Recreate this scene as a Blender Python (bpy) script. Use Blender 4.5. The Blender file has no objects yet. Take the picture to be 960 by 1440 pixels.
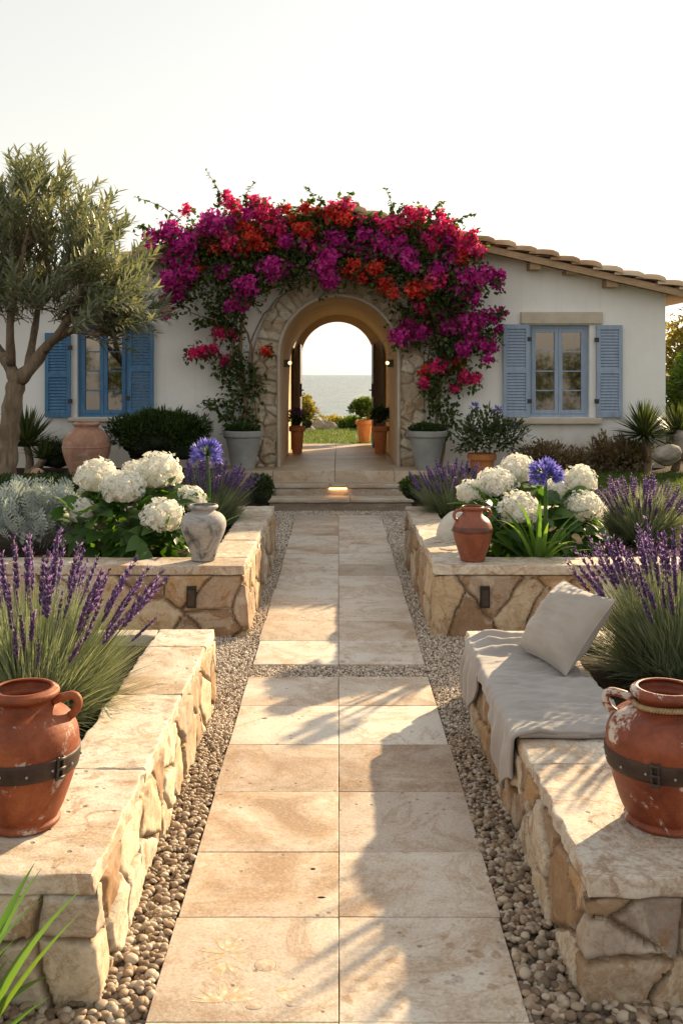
import bpy, math
import numpy as np
from mathutils import Vector, Matrix

sc = bpy.context.scene
COL = sc.collection
RG = np.random.default_rng(11)
PI = math.pi
FPX, CX, HY, HC = 1400.0, 476.0, 527.0, 1.7      # focal length (px of the photo), horizon, eye height


def P(px, py, Y):
    return np.array([(px - CX) / FPX * Y, Y, HC - (py - HY) / FPX * Y])


# ------------------------------------------------------------------ noise (numpy)
def _hash(ix, iy, iz, seed):
    n = (ix.astype(np.int64) * 374761393 + iy.astype(np.int64) * 668265263 + iz.astype(np.int64) * 1274126177 + seed * 974634777) & 0xffffffff
    n = ((n ^ (n >> 13)) * 1274126177) & 0xffffffff
    n = ((n ^ (n >> 16)) * 2246822519) & 0xffffffff
    return ((n ^ (n >> 15)) & 0xffffff) / float(0xffffff)


def vnoise(p, seed=0):
    p = np.asarray(p, float)
    i = np.floor(p)
    f = p - i
    f = f * f * (3 - 2 * f)
    i = i.astype(np.int64)
    r = 0
    for dx in (0, 1):
        for dy in (0, 1):
            for dz in (0, 1):
                w = (f[..., 0] if dx else 1 - f[..., 0]) * (f[..., 1] if dy else 1 - f[..., 1]) * (f[..., 2] if dz else 1 - f[..., 2])
                r = r + w * _hash(i[..., 0] + dx, i[..., 1] + dy, i[..., 2] + dz, seed)
    return r * 2 - 1


def fbm(p, seed=0, octv=3):
    p = np.asarray(p, float)
    r, a, s = 0, 1.0, 1.0
    for k in range(octv):
        r = r + a * vnoise(p * s + 17.3 * k, seed + k)
        a *= .5
        s *= 2.1
    return r


def sstep(a, b, x):
    t = np.clip((x - a) / (b - a), 0, 1)
    return t * t * (3 - 2 * t)


# ------------------------------------------------------------------ mesh collector
class MB:
    def __init__(s):
        s.v, s.f, s.r, s.a, s.n = [], [], [], [], 0

    def add(s, V, Fs, rnd=0.0, mi=0, aux=0.0):
        V = np.asarray(V, float).reshape(-1, 3)
        s.v.append(V)
        s.r.append(np.broadcast_to(np.asarray(rnd, float), (len(V),)))
        s.a.append(np.broadcast_to(np.asarray(aux, float), (len(V),)))
        if isinstance(Fs, np.ndarray):
            Fs = [Fs]
        else:
            Fs = [np.asarray(q).reshape(-1, len(q)) if np.ndim(q) == 1 else np.asarray(q) for q in Fs]
        for q in Fs:
            s.f.append((q.astype(np.int64) + s.n, mi))
        s.n += len(V)

    def inst(s, tpl, pos, rot, scale, rnd=None, mi=0):
        V, F = tpl
        pos = np.asarray(pos, float).reshape(-1, 3)
        N = len(pos)
        scale = np.asarray(scale, float)
        if scale.ndim == 0:
            scale = np.full(N, float(scale))
        if scale.ndim == 1:
            scale = np.repeat(scale[:, None], 3, 1)
        W = np.einsum('nij,nvj->nvi', rot, V[None] * scale[:, None, :]) + pos[:, None, :]
        Fa = (F[None] + (np.arange(N) * len(V))[:, None, None]).reshape(-1, F.shape[1])
        if rnd is None:
            rnd = RG.random(N)
        s.add(W.reshape(-1, 3), Fa, np.repeat(np.broadcast_to(rnd, (N,)), len(V)), mi)

    def box(s, x0, x1, y0, y1, z0, z1, rnd=0.0, mi=0):
        V = np.array([[x, y, z] for z in (z0, z1) for y in (y0, y1) for x in (x0, x1)], float)
        s.add(V, np.array([[0, 2, 3, 1], [4, 5, 7, 6], [0, 1, 5, 4], [2, 6, 7, 3], [0, 4, 6, 2], [1, 3, 7, 5]]), rnd, mi)

    def quad(s, a, b, c, d, rnd=0.0, mi=0):
        s.add(np.array([a, b, c, d], float), np.array([[0, 1, 2, 3]]), rnd, mi)

    def grid(s, G, rnd=0.0, mi=0, aux=0.0, closed_u=False, flip=False):
        nu, nv = G.shape[:2]
        idx = np.arange(nu * nv).reshape(nu, nv)
        if closed_u:
            a, b = idx, np.roll(idx, -1, 0)
        else:
            a, b = idx[:-1], idx[1:]
        q = np.stack([a[:, :-1], b[:, :-1], b[:, 1:], a[:, 1:]], -1).reshape(-1, 4)
        if flip:
            q = q[:, ::-1]
        rr = rnd if np.ndim(rnd) == 0 else np.asarray(rnd).reshape(-1)
        aa = aux if np.ndim(aux) == 0 else np.asarray(aux).reshape(-1)
        s.add(G.reshape(-1, 3), q, rr, mi, aa)

    def tube(s, pts, rad, sides=6, rnd=0.0, mi=0, cap=True):
        pts = np.asarray(pts, float)
        n = len(pts)
        rad = np.broadcast_to(np.asarray(rad, float), (n,))
        T = np.gradient(pts, axis=0)
        T /= np.linalg.norm(T, axis=1)[:, None] + 1e-9
        up = np.array([0, 0, 1.0]) if abs(T[0][2]) < .9 else np.array([1.0, 0, 0])
        X = np.cross(T[0], up)
        X /= np.linalg.norm(X) + 1e-9
        rings = []
        ang = np.arange(sides) / sides * 2 * PI
        for i in range(n):
            X = X - T[i] * np.dot(X, T[i])
            X /= np.linalg.norm(X) + 1e-9
            Yv = np.cross(T[i], X)
            rings.append(pts[i] + rad[i] * (np.cos(ang)[:, None] * X + np.sin(ang)[:, None] * Yv))
        G = np.array(rings)
        idx = np.arange(n * sides).reshape(n, sides)
        a = idx[:-1]
        b = idx[1:]
        q = np.stack([a, np.roll(a, -1, 1), np.roll(b, -1, 1), b], -1).reshape(-1, 4)
        fs = [q]
        if cap:
            fs.append(idx[0][::-1][None])
            fs.append(idx[-1][None])
        s.add(G.reshape(-1, 3), fs, rnd, mi)

    def lathe(s, prof, seg=48, c=(0, 0, 0), rnd=0.0, mi=0, wob=0.0, seed=3):
        prof = np.asarray(prof, float)
        a = np.arange(seg) / seg * 2 * PI
        G = np.zeros((seg, len(prof), 3))
        G[..., 0] = np.cos(a)[:, None] * prof[None, :, 0]
        G[..., 1] = np.sin(a)[:, None] * prof[None, :, 0]
        G[..., 2] = prof[None, :, 1]
        if wob:
            G[..., :2] *= (1 + wob * fbm(G * 6 + 3.1, seed, 2))[..., None]
        s.grid(G + np.asarray(c, float), rnd, mi, closed_u=True)

    def build(s, name, mats, parent=None, smooth=True, loc=None, weld=False):
        me = bpy.data.meshes.new(name)
        V = np.concatenate(s.v) if s.v else np.zeros((0, 3))
        o = bpy.data.objects.new(name, me)
        COL.objects.link(o)
        off = np.zeros(3)
        if parent is not None:
            o.parent = parent
            p = parent
            while p is not None:
                off = off + np.array(p.location)
                p = p.parent
        elif loc is not None:
            o.location = loc
            off = np.array(loc, float)
        V = V - off
        me.vertices.add(len(V))
        me.vertices.foreach_set('co', V.astype(np.float32).ravel())
        loops = np.concatenate([q.ravel() for q, m in s.f])
        tot = np.concatenate([np.full(len(q), q.shape[1]) for q, m in s.f])
        mi = np.concatenate([np.full(len(q), m) for q, m in s.f])
        st = np.concatenate([[0], np.cumsum(tot)[:-1]])
        me.loops.add(len(loops))
        me.loops.foreach_set('vertex_index', loops.astype(np.int32))
        me.polygons.add(len(tot))
        me.polygons.foreach_set('loop_start', st.astype(np.int32))
        me.polygons.foreach_set('material_index', mi.astype(np.int32))
        me.polygons.foreach_set('use_smooth', np.full(len(tot), bool(smooth)))
        me.update(calc_edges=True)
        for nm, dat in (('rnd', s.r), ('aux', s.a)):
            at = me.attributes.new(nm, 'FLOAT', 'POINT')
            at.data.foreach_set('value', np.concatenate(dat).astype(np.float32))
        for m in (mats if isinstance(mats, (list, tuple)) else [mats]):
            me.materials.append(m)
        return o


def tag(o, label=None, cat=None, group=None, kind=None):
    if label: o['label'] = label
    if cat: o['category'] = cat
    if group: o['group'] = group
    if kind: o['kind'] = kind
    return o


def thing(name, label, cat, loc=(0, 0, 0), group=None):
    o = bpy.data.objects.new(name, None)
    o.empty_display_size = .1
    COL.objects.link(o)
    o.location = [float(q) for q in loc]
    return tag(o, label, cat, group, 'thing')


def structure(o):
    o['kind'] = 'structure'
    return o


# ------------------------------------------------------------------ orientation frames and templates
def nrm(v):
    return v / (np.linalg.norm(v, axis=-1, keepdims=True) + 1e-9)


def frames(d, up=None, roll=None):
    d = nrm(np.asarray(d, float).reshape(-1, 3))
    if up is None:
        up = np.tile([0, 0, 1.0], (len(d), 1)) + RG.normal(0, .35, (len(d), 3))
    up = np.asarray(up, float).reshape(-1, 3)
    x = nrm(np.cross(d, up))
    z = np.cross(x, d)
    return np.stack([x, d, z], -1)


def rdir(n):
    return nrm(RG.normal(0, 1, (n, 3)))


def leaf_tpl(n=3, w=.25, bend=.15, fold=.08, tip=1.0, base=.3):
    V = []
    for i in range(n + 1):
        t = i / n
        ww = w * (math.sin(PI * (base * .5 + (1 - base * .5) * t) ** tip) if 0 < t < 1 else .02 * (1 - t) + .01)
        z = -bend * t * t
        V += [[-ww, t, z + fold * ww / w], [0, t, z], [ww, t, z + fold * ww / w]]
    F = []
    for i in range(n):
        a = 3 * i
        F += [[a, a + 1, a + 4, a + 3], [a + 1, a + 2, a + 5, a + 4]]
    return np.array(V), np.array(F)


def ico(sub=1):
    t = (1 + 5 ** .5) / 2
    V = [np.array(q, float) for q in [(-1, t, 0), (1, t, 0), (-1, -t, 0), (1, -t, 0), (0, -1, t), (0, 1, t), (0, -1, -t), (0, 1, -t), (t, 0, -1), (t, 0, 1), (-t, 0, -1), (-t, 0, 1)]]
    V = [q / np.linalg.norm(q) for q in V]
    F = [(0, 11, 5), (0, 5, 1), (0, 1, 7), (0, 7, 10), (0, 10, 11), (1, 5, 9), (5, 11, 4), (11, 10, 2), (10, 7, 6), (7, 1, 8), (3, 9, 4), (3, 4, 2), (3, 2, 6), (3, 6, 8), (3, 8, 9), (4, 9, 5), (2, 4, 11), (6, 2, 10), (8, 6, 7), (9, 8, 1)]
    for _ in range(sub):
        mid = {}
        G = []

        def m(a, b):
            k = (min(a, b), max(a, b))
            if k not in mid:
                q = V[a] + V[b]
                V.append(q / np.linalg.norm(q))
                mid[k] = len(V) - 1
            return mid[k]
        for a, b, c in F:
            ab, bc, ca = m(a, b), m(b, c), m(c, a)
            G += [(a, ab, ca), (b, bc, ab), (c, ca, bc), (ab, bc, ca)]
        F = G
    return np.array(V), np.array(F)


ICO0, ICO1, ICO2, ICO3, ICO4 = ico(0), ico(1), ico(2), ico(3), ico(4)
EYE = np.eye(3)[None]


def lump(mb, c, r, amp=.15, freq=2.0, seed=1, tpl=None, rnd=.5, mi=0):
    V, F = tpl or ICO3
    W = V * (1 + amp * fbm(V * freq + seed * 3.7, seed))[:, None] * np.asarray(r)
    mb.add(W + np.asarray(c), F, rnd, mi)


def rot_all(n):
    return frames(rdir(n), rdir(n))


def blades(mb, base, n, brad, L, lean, w, droop, seg=5, mi=0, rnd=None, az=None, twist=.3, taper=2.0, gut=0.0):
    """grass-like arcs: n blades round base; L, lean, w are (lo, hi)"""
    base = np.asarray(base, float)
    phi = RG.uniform(0, 2 * PI, n) if az is None else RG.uniform(az[0], az[1], n)
    th = RG.uniform(lean[0], lean[1], n)
    le = RG.uniform(L[0], L[1], n)
    ww = RG.uniform(w[0], w[1], n)
    dr = droop * RG.uniform(.4, 1.3, n)
    rr = brad * np.sqrt(RG.random(n))
    p0 = np.stack([base[0] + rr * np.cos(phi), base[1] + rr * np.sin(phi), np.full(n, base[2])], -1)
    t = np.linspace(0, 1, seg + 1)
    ang = th[:, None] + dr[:, None] * t[None] ** 1.5
    step = le[:, None] / seg
    hx = np.concatenate([np.zeros((n, 1)), np.cumsum(np.sin(ang[:, :-1]) * step, 1)], 1)
    hz = np.concatenate([np.zeros((n, 1)), np.cumsum(np.cos(ang[:, :-1]) * step, 1)], 1)
    ph = phi + RG.normal(0, twist, n)
    hd = np.stack([np.cos(ph), np.sin(ph), np.zeros(n)], -1)
    C = p0[:, None, :] + hx[..., None] * hd[:, None, :]
    C[..., 2] += hz
    side = np.stack([-np.sin(ph), np.cos(ph), np.zeros(n)], -1) + RG.normal(0, .25, (n, 3))
    side = nrm(side)
    wd = ww[:, None] * (1 - t[None] ** taper * .97) * (.6 + .4 * np.minimum(1, t[None] * 4))
    if rnd is None:
        rnd = RG.random(n)
    if gut:
        nor = np.cross(side, nrm(C[:, 1] - C[:, 0]))
        mid = C - nor[:, None, :] * wd[..., None] * gut
        V = np.stack([C - side[:, None] * wd[..., None], mid, C + side[:, None] * wd[..., None]], 2)
        k = 3
    else:
        V = np.stack([C - side[:, None] * wd[..., None], C + side[:, None] * wd[..., None]], 2)
        k = 2
    idx = np.arange(n * (seg + 1) * k).reshape(n, seg + 1, k)
    q = np.stack([idx[:, :-1, :-1], idx[:, :-1, 1:], idx[:, 1:, 1:], idx[:, 1:, :-1]], -1).reshape(-1, 4)
    mb.add(V.reshape(-1, 3), q, np.repeat(rnd, (seg + 1) * k), mi, np.tile(np.repeat(t, k), n))
    return C


def rbox(mb, x0, x1, y0, y1, z0, z1, r=.01, res=.05, namp=0.0, nfreq=8.0, seed=0, rnd=0.0, mi=0, top_amp=None, side_amp=0.0):
    """box with rounded edges, on a grid fine enough to carry noise (rough-hewn stone)"""
    def co(a, b):
        n = max(1, int(round((b - a - 2 * r) / res)))
        return np.concatenate([[a, a + r * .3, a + r * .7], np.linspace(a + r, b - r, n + 1), [b - r * .7, b - r * .3, b]])
    X, Y, Z = co(x0, x1), co(y0, y1), co(z0, z1)
    Vs, Fs, n0 = [], [], 0
    for ax, val in ((0, x0), (0, x1), (1, y0), (1, y1), (2, z0), (2, z1)):
        A, B = [(Y, Z), (X, Z), (X, Y)][ax]
        ga, gb = np.meshgrid(A, B, indexing='ij')
        gc = np.full_like(ga, val)
        G = np.stack([[gc, ga, gb], [ga, gc, gb], [ga, gb, gc]][ax], -1)
        idx = np.arange(ga.size).reshape(ga.shape) + n0
        q = np.stack([idx[:-1, :-1], idx[1:, :-1], idx[1:, 1:], idx[:-1, 1:]], -1).reshape(-1, 4)
        if (val in (x0, y1, z0) and ax != 1) and not (ax == 2 and val == z1) and not (ax == 0 and val == x1):
            q = q[:, ::-1]
        if ax == 1 and val == y1:
            q = q[:, ::-1]
        Vs.append(G.reshape(-1, 3))
        Fs.append(q)
        n0 += ga.size
    V = np.concatenate(Vs)
    F = np.concatenate(Fs)
    u, inv = np.unique(np.round(V, 5), axis=0, return_inverse=True)
    inv = inv.reshape(-1)
    F = inv[F]
    lo, hi = np.array([x0, y0, z0]) + r, np.array([x1, y1, z1]) - r
    c = np.clip(u, lo, hi)
    d = u - c
    ln = np.linalg.norm(d, axis=1, keepdims=True)
    W = np.where(ln > 1e-7, c + d / np.maximum(ln, 1e-9) * r, u)
    if namp:
        N = np.stack([fbm(u * nfreq + 5.1 * k, seed + 31 * k) for k in range(3)], -1)
        amp = np.full((len(u), 3), namp)
        if top_amp is not None:
            amp[:, 2] = top_amp
        if side_amp:
            onside = (np.abs(d[:, 0]) > r * .5) | (np.abs(d[:, 1]) > r * .5)
            amp[onside, :2] = side_amp
        W = W + N * amp
    mb.add(W, F, rnd, mi)


# ------------------------------------------------------------------ rubble masonry
def voronoi(U, Vv, su, sv, seed, warp=.10, jit=.95):
    rg = np.random.default_rng(seed)
    u0, u1, v0, v1 = U.min() - su, U.max() + su, Vv.min() - sv, Vv.max() + sv
    nu, nv = int((u1 - u0) / su) + 1, int((v1 - v0) / sv) + 1
    gi, gj = np.meshgrid(np.arange(nu), np.arange(nv), indexing='ij')
    sx = u0 + (gi + .5 + .5 * (gj % 2) + rg.uniform(-.5, .5, gi.shape) * jit) * su
    sy = v0 + (gj + .5 + rg.uniform(-.5, .5, gi.shape) * jit) * sv
    S = np.stack([sx.ravel(), sy.ravel()], -1)
    keep = rg.random(len(S)) > .12
    S = S[keep]
    pu, pv = U.ravel(), Vv.ravel()
    z = np.zeros_like(pu)
    q = np.stack([pu / su * 1.7, pv / sv * 1.7, z], -1)
    pu = pu + warp * su * fbm(q, seed, 2)
    pv = pv + warp * sv * fbm(q + 9, seed + 5, 2)
    d1 = np.empty(len(pu)); e = np.empty(len(pu)); ci = np.empty(len(pu), int)
    for k in range(0, len(pu), 4000):
        sl = slice(k, k + 4000)
        dx = (pu[sl, None] - S[None, :, 0]) / su
        dy = (pv[sl, None] - S[None, :, 1]) / sv
        dd = dx * dx + dy * dy
        o = np.argpartition(dd, 2, 1)[:, :2]
        da = np.take_along_axis(dd, o, 1)
        sw = da[:, 0] > da[:, 1]
        i1 = np.where(sw, o[:, 1], o[:, 0]); i2 = np.where(sw, o[:, 0], o[:, 1])
        s1, s2 = S[i1], S[i2]
        m = (s1 + s2) / 2
        nn = (s2 - s1)
        nn = nn / (np.linalg.norm(nn, axis=1, keepdims=True) + 1e-9)
        e[sl] = np.abs((m[:, 0] - pu[sl]) * nn[:, 0] + (m[:, 1] - pv[sl]) * nn[:, 1])
        ci[sl] = i1
    rc = rg.random(len(S)); hc = rg.random(len(S)); tl = rg.normal(0, 1, (len(S), 2))
    return dict(edge=e.reshape(U.shape), rnd=rc[ci].reshape(U.shape), h=hc[ci].reshape(U.shape),
                tu=(tl[ci, 0] * (pu - S[ci, 0])).reshape(U.shape), tv=(tl[ci, 1] * (pv - S[ci, 1])).reshape(U.shape))


def stone_face(mb, U, Vv, mapping, su, sv, seed, depth=.018, gap=.010, tilt=.022, rough=.004, mi=0, flip=False, top=None):
    w = voronoi(U, Vv, su, sv, seed)
    g = sstep(gap * .3, gap * 1.9, w['edge'])
    pts = np.stack([U, Vv, np.zeros_like(U)], -1)
    D = g * (depth * (.35 + .9 * w['h']) + tilt * (w['tu'] + w['tv']) + rough * 1.6 * fbm(pts * 14, seed, 3) + depth * .25 * fbm(pts * 7 + 3, seed + 2, 3)) - (1 - g) * depth * 1.2
    if top is not None:                      # the courses close up under the cap
        k = sstep(top - .03, top, Vv)
        D = D * (1 - k) + np.maximum(D, .004) * k
        D[:, -1] = -.12
    mb.grid(mapping(D), rnd=w['rnd'], mi=mi, aux=1 - g, flip=flip)


def plan_wall(mb, plan, z0, z1, res, su, sv, seed, mirror=False, lean=0.0, **kw):
    """stone faces along a plan polyline; outward is to the right of the direction of travel"""
    plan = np.asarray(plan, float)
    pts, nor, us = [], [], []
    u = 0.0
    segs = []
    for a, b in zip(plan[:-1], plan[1:]):
        t = (b - a) / np.linalg.norm(b - a)
        segs.append((a, b, t, np.array([t[1], -t[0]])))
    for i, (a, b, t, n) in enumerate(segs):
        L = np.linalg.norm(b - a)
        k = max(2, int(L / res))
        for j in range(k + (1 if i == len(segs) - 1 else 0)):
            s = j / k
            nn = n
            if j == 0 and i > 0:
                nn = n + segs[i - 1][3]
            pts.append(a + (b - a) * s); nor.append(nn); us.append(u + L * s)
        u += L
    pts, nor, us = np.array(pts), np.array(nor), np.array(us)
    zz = np.linspace(z0, z1, max(3, int((z1 - z0) / res)))
    U, Z = np.meshgrid(us, zz, indexing='ij')

    def mapping(D):
        D = D + lean * (1 - (Z - z0) / (z1 - z0))
        X = pts[:, None, 0] + nor[:, None, 0] * D
        Yc = pts[:, None, 1] + nor[:, None, 1] * D
        G = np.stack([-X if mirror else X, Yc, Z], -1)
        return G
    stone_face(mb, U, Z, mapping, su, sv, seed, flip=mirror, top=z1, **kw)


# ------------------------------------------------------------------ materials
def newmat(name):
    m = bpy.data.materials.new(name)
    m.use_nodes = True
    nt = m.node_tree
    nt.nodes.clear()
    return m, nt


class NT:
    def __init__(s, nt):
        s.nt = nt

    def n(s, typ, **kw):
        o = s.nt.nodes.new(typ)
        for k, v in kw.items():
            setattr(o, k, v)
        return o

    def link(s, a, b):
        s.nt.links.new(a, b)

    def val(s, sock, v):
        if hasattr(v, 'is_output') or isinstance(v, bpy.types.NodeSocket):
            s.link(v, sock)
        else:
            sock.default_value = v

    def math(s, op, a, b=0.0, clamp=False):
        o = s.n('ShaderNodeMath', operation=op, use_clamp=clamp)
        s.val(o.inputs[0], a)
        s.val(o.inputs[1], b)
        return o.outputs[0]

    def ramp(s, fac, cols, interp='LINEAR'):
        o = s.n('ShaderNodeValToRGB')
        cr = o.color_ramp
        cr.interpolation = interp
        while len(cr.elements) < len(cols):
            cr.elements.new(.5)
        for e, (p, c) in zip(cr.elements, cols):
            e.position = p
            e.color = (c[0], c[1], c[2], 1) if len(c) == 3 else c
        s.val(o.inputs[0], fac)
        return o.outputs[0]

    def mix(s, fac, a, b, blend='MIX'):
        o = s.n('ShaderNodeMix', data_type='RGBA', blend_type=blend)
        s.val(o.inputs[0], fac)
        for i, v in ((6, a), (7, b)):
            if isinstance(v, tuple):
                o.inputs[i].default_value = (v[0], v[1], v[2], 1)
            else:
                s.link(v, o.inputs[i])
        return o.outputs[2]

    def noise(s, vec, scale, detail=4, rough=.55, dist=0.0, out='Fac'):
        o = s.n('ShaderNodeTexNoise')
        if vec is not None: s.link(vec, o.inputs['Vector'])
        o.inputs['Scale'].default_value = scale
        o.inputs['Detail'].default_value = detail
        o.inputs['Roughness'].default_value = rough
        o.inputs['Distortion'].default_value = dist
        return o.outputs[out]

    def coord(s, scale=(1, 1, 1), rnd_shift=0.0, kind='Object'):
        tc = s.n('ShaderNodeTexCoord').outputs[kind]
        mp = s.n('ShaderNodeMapping')
        mp.inputs['Scale'].default_value = scale
        s.link(tc, mp.inputs['Vector'])
        v = mp.outputs[0]
        if rnd_shift:
            r = s.math('MULTIPLY', s.attr('rnd'), rnd_shift)
            c = s.n('ShaderNodeCombineXYZ')
            for i in range(3): s.link(r, c.inputs[i])
            a = s.n('ShaderNodeVectorMath', operation='ADD')
            s.link(v, a.inputs[0]); s.link(c.outputs[0], a.inputs[1])
            v = a.outputs[0]
        return v

    def attr(s, name):
        return s.n('ShaderNodeAttribute', attribute_name=name).outputs['Fac']

    def finish(s, color, rough=.8, bump=None, bstr=.3, bdist=.01, spec=.3, metallic=0.0, trans=0.0, tcol=None, sheen=0.0, emit=None, estr=0.0, coat=0.0):
        b = s.n('ShaderNodeBsdfPrincipled')
        s.val(b.inputs['Base Color'], color if not isinstance(color, tuple) else (*color, 1))
        s.val(b.inputs['Roughness'], rough)
        b.inputs['Specular IOR Level'].default_value = spec
        b.inputs['Metallic'].default_value = metallic
        if coat: b.inputs['Coat Weight'].default_value = coat
        if sheen:
            b.inputs['Sheen Weight'].default_value = sheen
        if emit:
            b.inputs['Emission Color'].default_value = (*emit, 1)
            b.inputs['Emission Strength'].default_value = estr
        nrmout = None
        if bump is not None:
            bp = s.n('ShaderNodeBump')
            bp.inputs['Strength'].default_value = bstr
            bp.inputs['Distance'].default_value = bdist
            s.link(bump, bp.inputs['Height'])
            s.link(bp.outputs[0], b.inputs['Normal'])
            nrmout = bp.outputs[0]
        out = s.n('ShaderNodeOutputMaterial')
        if trans:
            t = s.n('ShaderNodeBsdfTranslucent')
            src = tcol if tcol is not None else color
            s.val(t.inputs['Color'], src if not isinstance(src, tuple) else (*src, 1))
            if nrmout: s.link(nrmout, t.inputs['Normal'])
            mx = s.n('ShaderNodeMixShader')
            mx.inputs[0].default_value = trans
            s.link(b.outputs[0], mx.inputs[1])
            s.link(t.outputs[0], mx.inputs[2])
            s.link(mx.outputs[0], out.inputs['Surface'])
        else:
            s.link(b.outputs[0], out.inputs['Surface'])
        return b


def mat_noise(name, cols, scale=5, detail=5, rough=.8, bump=.0, bscale=40, bdist=.01, spec=.3, stretch=(1, 1, 1), dist=0.0, rndk=.0, metallic=0.0, sheen=0.0, shift=0.0, kind='Object', coat=0.0):
    m, nt = newmat(name)
    k = NT(nt)
    v = k.coord(stretch, shift, kind)
    f = k.noise(v, scale, detail, .6, dist)
    if rndk:
        f = k.math('ADD', f, k.math('MULTIPLY', k.math('SUBTRACT', k.attr('rnd'), .5), rndk))
    c = k.ramp(f, cols)
    h = k.noise(v, bscale, 5, .6) if bump else None
    k.finish(c, rough, h, bump, bdist, spec, metallic, sheen=sheen, coat=coat)
    return m


def mat_leaf(name, cols, trans=.35, rough=.55, spec=.35, tboost=1.6, tint=(1.15, 1.1, .5), scale=3.0, aux=None):
    """foliage: colour by leaf (rnd) and a little by place, light passing through"""
    m, nt = newmat(name)
    k = NT(nt)
    f = k.math('ADD', k.math('MULTIPLY', k.attr('rnd'), .75), k.math('MULTIPLY', k.noise(k.coord(), scale, 2), .35), True)
    c = k.ramp(f, cols)
    if aux:
        c = k.mix(k.ramp(k.attr('aux'), [(aux[0], (0, 0, 0)), (aux[1], (1, 1, 1))]), c, aux[2])
    t = k.mix(1.0, c, tuple(q * tboost for q in tint), 'MULTIPLY')
    k.finish(c, rough, spec=spec, trans=trans, tcol=t)
    return m


def mat_stone(name, cols, vein=.5, mortar=(.30, .23, .15), bstr=.5, rough=.85, vscale=6.0):
    """rubble: each stone its own colour (rnd), veins and blotches that differ from stone to stone, sandy joints (aux)"""
    m, nt = newmat(name)
    k = NT(nt)
    v = k.coord((1, 1, 1), 37.0)
    base = k.ramp(k.attr('rnd'), cols, 'CONSTANT')
    n1 = k.noise(v, vscale, 7, .66, .6)
    blot = k.ramp(n1, [(.36, (0, 0, 0)), (.62, (1, 1, 1))])
    alt = k.ramp(k.math('FRACT', k.math('MULTIPLY', k.attr('rnd'), 7.3)), cols)
    c = k.mix(k.math('MULTIPLY', blot, vein), base, alt)
    n2 = k.noise(v, vscale * .6, 8, .7, 1.0)
    crack = k.ramp(n2, [(.475, (0, 0, 0)), (.5, (1, 1, 1)), (.52, (0, 0, 0))])
    c = k.mix(k.math('MULTIPLY', crack, .55), c, (.24, .14, .075))
    n4 = k.noise(v, vscale * .55, 9, .72, .8)
    pale = k.ramp(n4, [(.53, (0, 0, 0)), (.57, (1, 1, 1))])
    c = k.mix(k.math('MULTIPLY', pale, .38), c, (.60, .54, .45))
    rust = k.ramp(k.noise(v, vscale * .7, 8, .7, 1.0), [(.56, (0, 0, 0)), (.61, (1, 1, 1))])
    c = k.mix(k.math('MULTIPLY', rust, .65), c, (.27, .145, .065))
    fine = k.noise(v, 60, 4, .6)
    c = k.mix(k.math('MULTIPLY', k.ramp(fine, [(.35, (1, 1, 1)), (.6, (0, 0, 0))]), .35), c, k.mix(1.0, c, (.62, .55, .46), 'MULTIPLY'))
    c = k.mix(k.math('MULTIPLY', k.attr('aux'), .85), c, mortar)
    h = k.math('ADD', k.math('MULTIPLY', n1, .6), k.math('MULTIPLY', fine, .4))
    k.finish(c, rough, h, bstr, .012, .25)
    return m


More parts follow.
